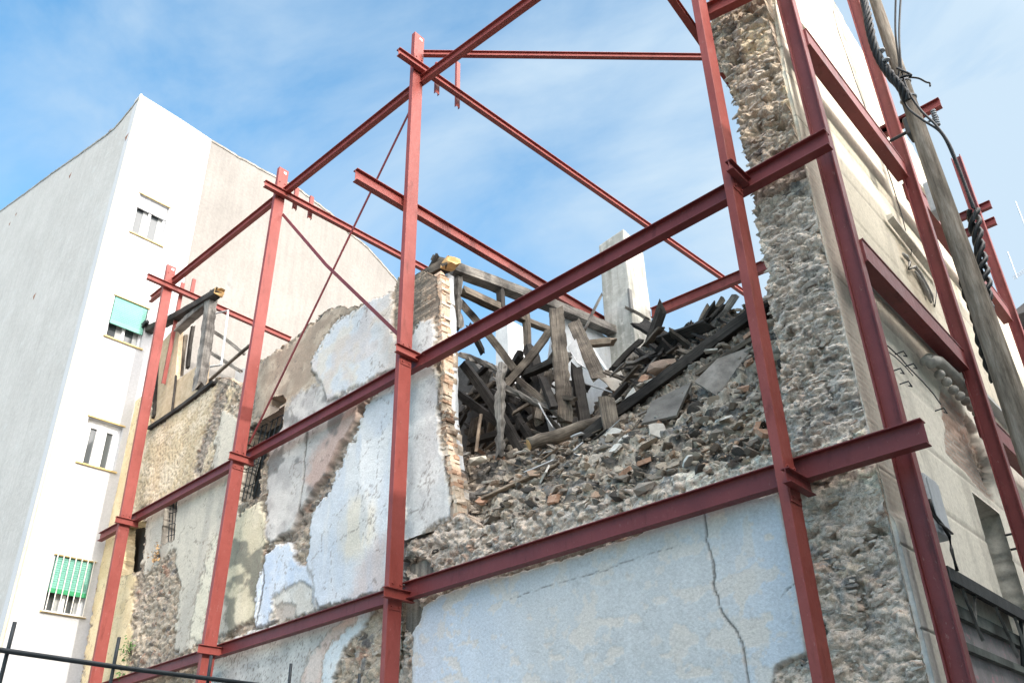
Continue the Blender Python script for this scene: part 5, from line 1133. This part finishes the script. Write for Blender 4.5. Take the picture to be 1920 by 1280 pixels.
# facade hanging cables
def fcable(pts, r, label, x=.06):
    m = MB(); m.tube([at(a, b, 'x', x) for a, b in pts], r, 6); tag(m.build('facade_cable', BLACK, smooth=True), label, 'cable')
fcable([(1562, 20), (1572, 60), (1590, 110), (1605, 155), (1640, 250), (1668, 330), (1690, 400), (1700, 440), (1709, 470), (1708, 478)], .006, 'thin black cable hanging down the sunlit upper facade')
fcable([(1664, 648), (1690, 672), (1703, 688), (1730, 715), (1750, 738), (1764, 758)], .006, 'thin black cable running along the shaded facade under the red beam', .07)
fcable([(1660, 655), (1680, 670), (1700, 690), (1712, 704)], .005, 'short second strand above the long shaded facade cable', .09)
fcable([(1755, 525), (1756, 550), (1753, 575)], .006, 'short cable hanging by the scroll ornament')
# hooks on the facade
for i, (a, b, lb) in enumerate(((1684, 662, 'small black hook nearest the red corner post on the shaded facade'), (1703, 685, 'small black hook in the middle of the shaded facade cable'), (1678, 694, 'small black hook below the shaded facade cable'), (1693, 718, 'rusty bracket stub lowest on the shaded facade'), (1760, 768, 'black hook at the far end of the shaded facade cable'))):
    p = at(a, b, 'x', .05); m = MB(); m.tube([p+np.array((-.04, 0, 0)), p+np.array((.05, 0, 0)), p+np.array((.06, .03, -.05)), p+np.array((.03, .05, -.02))], .007, 6); tag(m.build('wall_hook', DARK), lb, 'hook')
# electric box
p = at(1757, 945, 'x', .2); m = MB(); m.box((.03, p[1]-.14, p[2]-.26), (.2, p[1]+.16, p[2]+.24)); bx = m.build('meter_box', GREYBOX, bevel=.015); tag(bx, 'pale grey electric box fixed on the facade above the canopy', 'electric box')
m = MB(); m.box((.2, p[1]-.12, p[2]-.22), (.212, p[1]+.14, p[2]+.20)); m.build('box_door', GREYBOX, bx, bevel=.004)
def fc2(pts, r, label, x): 
    m = MB(); m.tube([at(a, b, 'x', x) for a, b in pts], r, 6); tag(m.build('box_cable', BLACK, smooth=True), label, 'cable')
fc2([(1742, 935), (1752, 965), (1768, 985), (1780, 1005), (1784, 1030), (1795, 1070)], .014, 'thick black cable leaving the electric box downwards to the canopy', .22)
fc2([(1745, 960), (1760, 980), (1775, 990), (1786, 1000)], .010, 'short black cable loop under the electric box', .24)
# canopy of the closed shop
can = empty('shop_canopy', (.4, 1.5, 2.5), 'dark broken shop canopy with hanging wood strips on the ground floor of the facade', 'canopy')
ca0 = at(1772, 1066, 'x', .17)
z0 = ca0[2]
CANM = noisy('dark weathered canopy', (.012, .015, .016), (.035, .04, .042), 6, .7, .006, 30)
m = MB(); m.sweep([(0, 0), (0, .04), (-.15, .10), (-.15, .05)], (.17, ca0[1], z0-.02), (.17, 6.5, z0-.02), Xv, Zv); m.build('canopy_roof', CANM, can)
m = MB(); m.sweep([(0, 0), (0, .11), (-.03, .11), (-.03, 0)], (.195, ca0[1]-.01, z0-.09), (.195, 6.5, z0-.09), Xv, Zv); m.build('fascia', CANM, can)
m = MB()
for zz, h in ((z0-.30, .10), (z0-.55, .06)): m.box((.03, ca0[1], zz), (.10, 6.4, zz+h))
m.build('shop_frame', wood_mat('grey green paint wood', (.05, .06, .055), (.15, .17, .16)), can)
m = MB(); m.box((.025, ca0[1]+.2, 1.0), (.05, 6.4, z0-.3)); m.build('shutter_panel', noisy('graffiti stained shutter', (.16, .16, .16), (.30, .27, .28), 4, .6, c3=(.5, .2, .25)), can)
rnd = random.Random(12); STR = wood_mat('dirty strip wood', (.10, .10, .095), (.34, .34, .32))
for k in range(9):
    y = ca0[1]+.3+k*.45+rnd.uniform(-.15, .15); m = MB(); timber_mesh(m, (.17, y, z0-.05), (.15, y+rnd.uniform(-.15, .5), z0-rnd.uniform(.15, .6)), .022, .01, k, .3); m.build('hanging_strip', STR, can)

for y in (ca0[1]+.12, 2.4, 4.2):
    m = MB(); m.tube([(.05, y, z0-.55), (.16, y, z0-.06)], .018, 6); m.build('canopy_bracket', CANM, can)
m = MB(); m.box((.03, ca0[1]+.02, 1.0), (.12, ca0[1]+.14, z0-.05)); m.build('side_post', CANM, can)
# lamp and box seen by the pole
p = at(1716, 240, 'y', 2.2); m = MB(); m.box(tuple(p-np.array((.09, .1, .12))), tuple(p+np.array((.09, .1, .14)))); m.tube([p+np.array((-.3, 0, 0)), p], .02); tag(m.build('floodlight', DARK, bevel=.02), 'small dark floodlight left of the pole beside the red post', 'floodlight')
p = at(1760, 373, 'y', 2.0); m = MB(); m.box(tuple(p-np.array((.09, .12, .2))), tuple(p+np.array((.09, .12, .2)))); tag(m.build('grey_cabinet', GREYBOX, bevel=.02), 'grey junction cabinet peeking out left of the pole', 'electric box')
m = MB(); p0_ = Vector(at(1755, 205, 'y', 1.05)); 
for k in range(7): m.tube([p0_+Vector((-.03, 0, -.03*k)), p0_+Vector((-.03, 0, -.03*k-.015))], .026, 10)
m.tube([p0_+Vector((-.12, 0, -.1)), p0_+Vector((0, 0, -.1))], .012); tag(m.build('insulator', noisy('grey insulator', (.16, .18, .2), (.22, .25, .27), 5, .3)), 'ribbed grey insulator on the right side of the pole', 'insulator')
m = MB()
for k in range(9): p = Vector(at(1797+k*2.2, 508+k*7, 'x', .12)); m.tube([p+Vector((0, -.07, 0)), p+Vector((.05, 0, .02)), p+Vector((0, .07, .04))], .014, 6)
m.build('vent_louvres', MOULD, house)
for zz in ((1885, 1003), (1895, 1030)):
    p = at(*zz, 'x', .1); m = MB(); m.tube([p, p+np.array((.5, .0, 0))], .012, 6); tag(m.build('wall_rod', DARK), 'upper of the two black iron rods on the far facade' if zz[1] < 1010 else 'lower of the two black iron rods on the far facade', 'rod')
# ------------------------------------------------------------------ neighbour at the far right, antennas
nbx = empty('corner_building', (4, 30, 0), 'beige building with tiled eave just visible at the far right edge', 'building')
e = at(1903, 590, 'y', 22.); m = MB(); m.box((e[0]+.3, 22.3, 0), (e[0]+9, 32, e[2]-.1)); m.build('wall', BEIGEWALL, nbx)
m = MB(); m.sweep([(0, 0), (9.6, 0), (9.6, 1.2), (4.8, 2.2), (0, .12)], (e[0]-.1, 21.9, e[2]-.08), (e[0]-.1, 32.4, e[2]-.08), Xv, Zv); m.build('roof', noisy('grey tile eave', (.10, .09, .09), (.17, .15, .14), 6), nbx)
for (a, b), (c, d), lb in (((1904, 378), (1921, 452), 'upper thin white antenna rod against the sky at the right edge'), ((1889, 472), (1906, 522), 'lower thin white antenna with side arm at the right edge')):
    p = Vector(at(a, b, 'y', 20.)); q = Vector(at(c, d, 'y', 20.)); bot = Vector((p.x, p.y, e[2]+.02)); m = MB(); m.tube([Vector((p.x, p.y, p.z)), Vector((p.x, p.y, q.z))], .022, 6); m.tube([Vector((p.x, p.y, q.z)), Vector((p.x, p.y, e[2]+.3))], .012, 6)
    for k in range(3): m.tube([Vector((p.x-.1, p.y, q.z+.05*k)), Vector((p.x+.55, p.y, q.z+.2+.05*k))], .012, 5)
    tag(m.build('antenna', noisy('antenna metal', (.5, .52, .55), (.6, .62, .65))), lb, 'antenna')
# ------------------------------------------------------------------ fence in the foreground
fen = empty('wire_fence', at(215, 1245, 'z', 2.4), 'dark thin metal fence with one rail and upright rods in the lower left foreground', 'fence')
zr = 2.4; a = at(-60, 1209, 'z', zr); b = at(230, 1251, 'z', zr); c = at(700, 1310, 'z', zr)
m = MB(); m.tube([a, b, c], .012, 8); m.build('rail', DARK, fen, smooth=True)
for px, py, top in ((14, 1221, 1172), (213, 1249, 1198), (393, 1274, 1232), (543, 1292, 1246), (673, 1306, 1264)):
    p = at(px, py, 'z', zr); zt_ = at(px, top, 'y', p[1])[2]; off = np.array((0.02, -.02, 0)) if px > 300 else 0
    m = MB(); m.tube([p+off+np.array((0, 0, zt_-zr)), p+off+np.array((0, 0, .0)), p+off+np.array((.0, 0, -.2)), np.array((p[0]-.03, p[1], 0))], .009, 8); m.build('upright', DARK, fen, smooth=True)
# ------------------------------------------------------------------ plants
def plant(name, px, py, y, n, spread, size, mat, label, seed, stem=True):
    rnd = random.Random(seed); c = Vector(PY(px, py, y)); e = empty(name, c, label, 'plant'); m = MB(); s = MB()
    for k in range(n):
        d = Vector((rnd.gauss(0, .5), -abs(rnd.gauss(0, .3)), rnd.gauss(0, .6)))*spread; p = c+d; a = Vector((rnd.uniform(-1, 1), rnd.uniform(-1, 1), rnd.uniform(-1, 1))).normalized(); b = a.cross(Vector((rnd.random(), rnd.random(), 1))).normalized(); l = size*rnd.uniform(.6, 1.3)
        m.add([p-a*l, p+b*l*.45, p+a*l, p-b*l*.45], [(0, 1, 2, 3)])
        if k % 5 == 0: s.tube([c+Vector((0, .05, -.05)), c+d*.5+Vector((0, 0, .03)), p], .004, 4)
    m.build('leaves', mat, e); s.build('stem', AGED, e)
plant('weed_plant', 243, 1222, -.12, 90, .22, .035, LEAF, 'green weed growing out of the wall right of the leftmost steel post', 1)
plant('weed_plant', 232, 1272, -.12, 60, .16, .035, LEAF, 'second lower green weed behind the fence rail at the wall foot', 2)
plant('dry_plant', 296, 1040, -.1, 70, .16, .035, DRY, 'withered orange brown plant hanging under the barred window', 3)
# ------------------------------------------------------------------ building across the street (behind the camera; it shades the lower right)
opp = empty('opposite_building', (12, 0, 0), 'rendered building across the street, behind the photographer', 'building')
XO = 6.6; ZO = 1.6+.7*(10.1-1.6)+.36+.515*XO
m = MB(); m.box((XO, -14, 0), (XO+9, 11, ZO)); m.build('wall', MOULD, opp)
m = MB(); m.sweep([(-.15, 0), (9.3, 0), (9.3, .1), (-.15, .1)], (XO, -14.1, ZO+.002), (XO, 11.1, ZO+.002), Xv, Zv); m.build('roof', ROOFT, opp)
for o in bpy.data.objects:
    if '_w' in o: del o['_w']
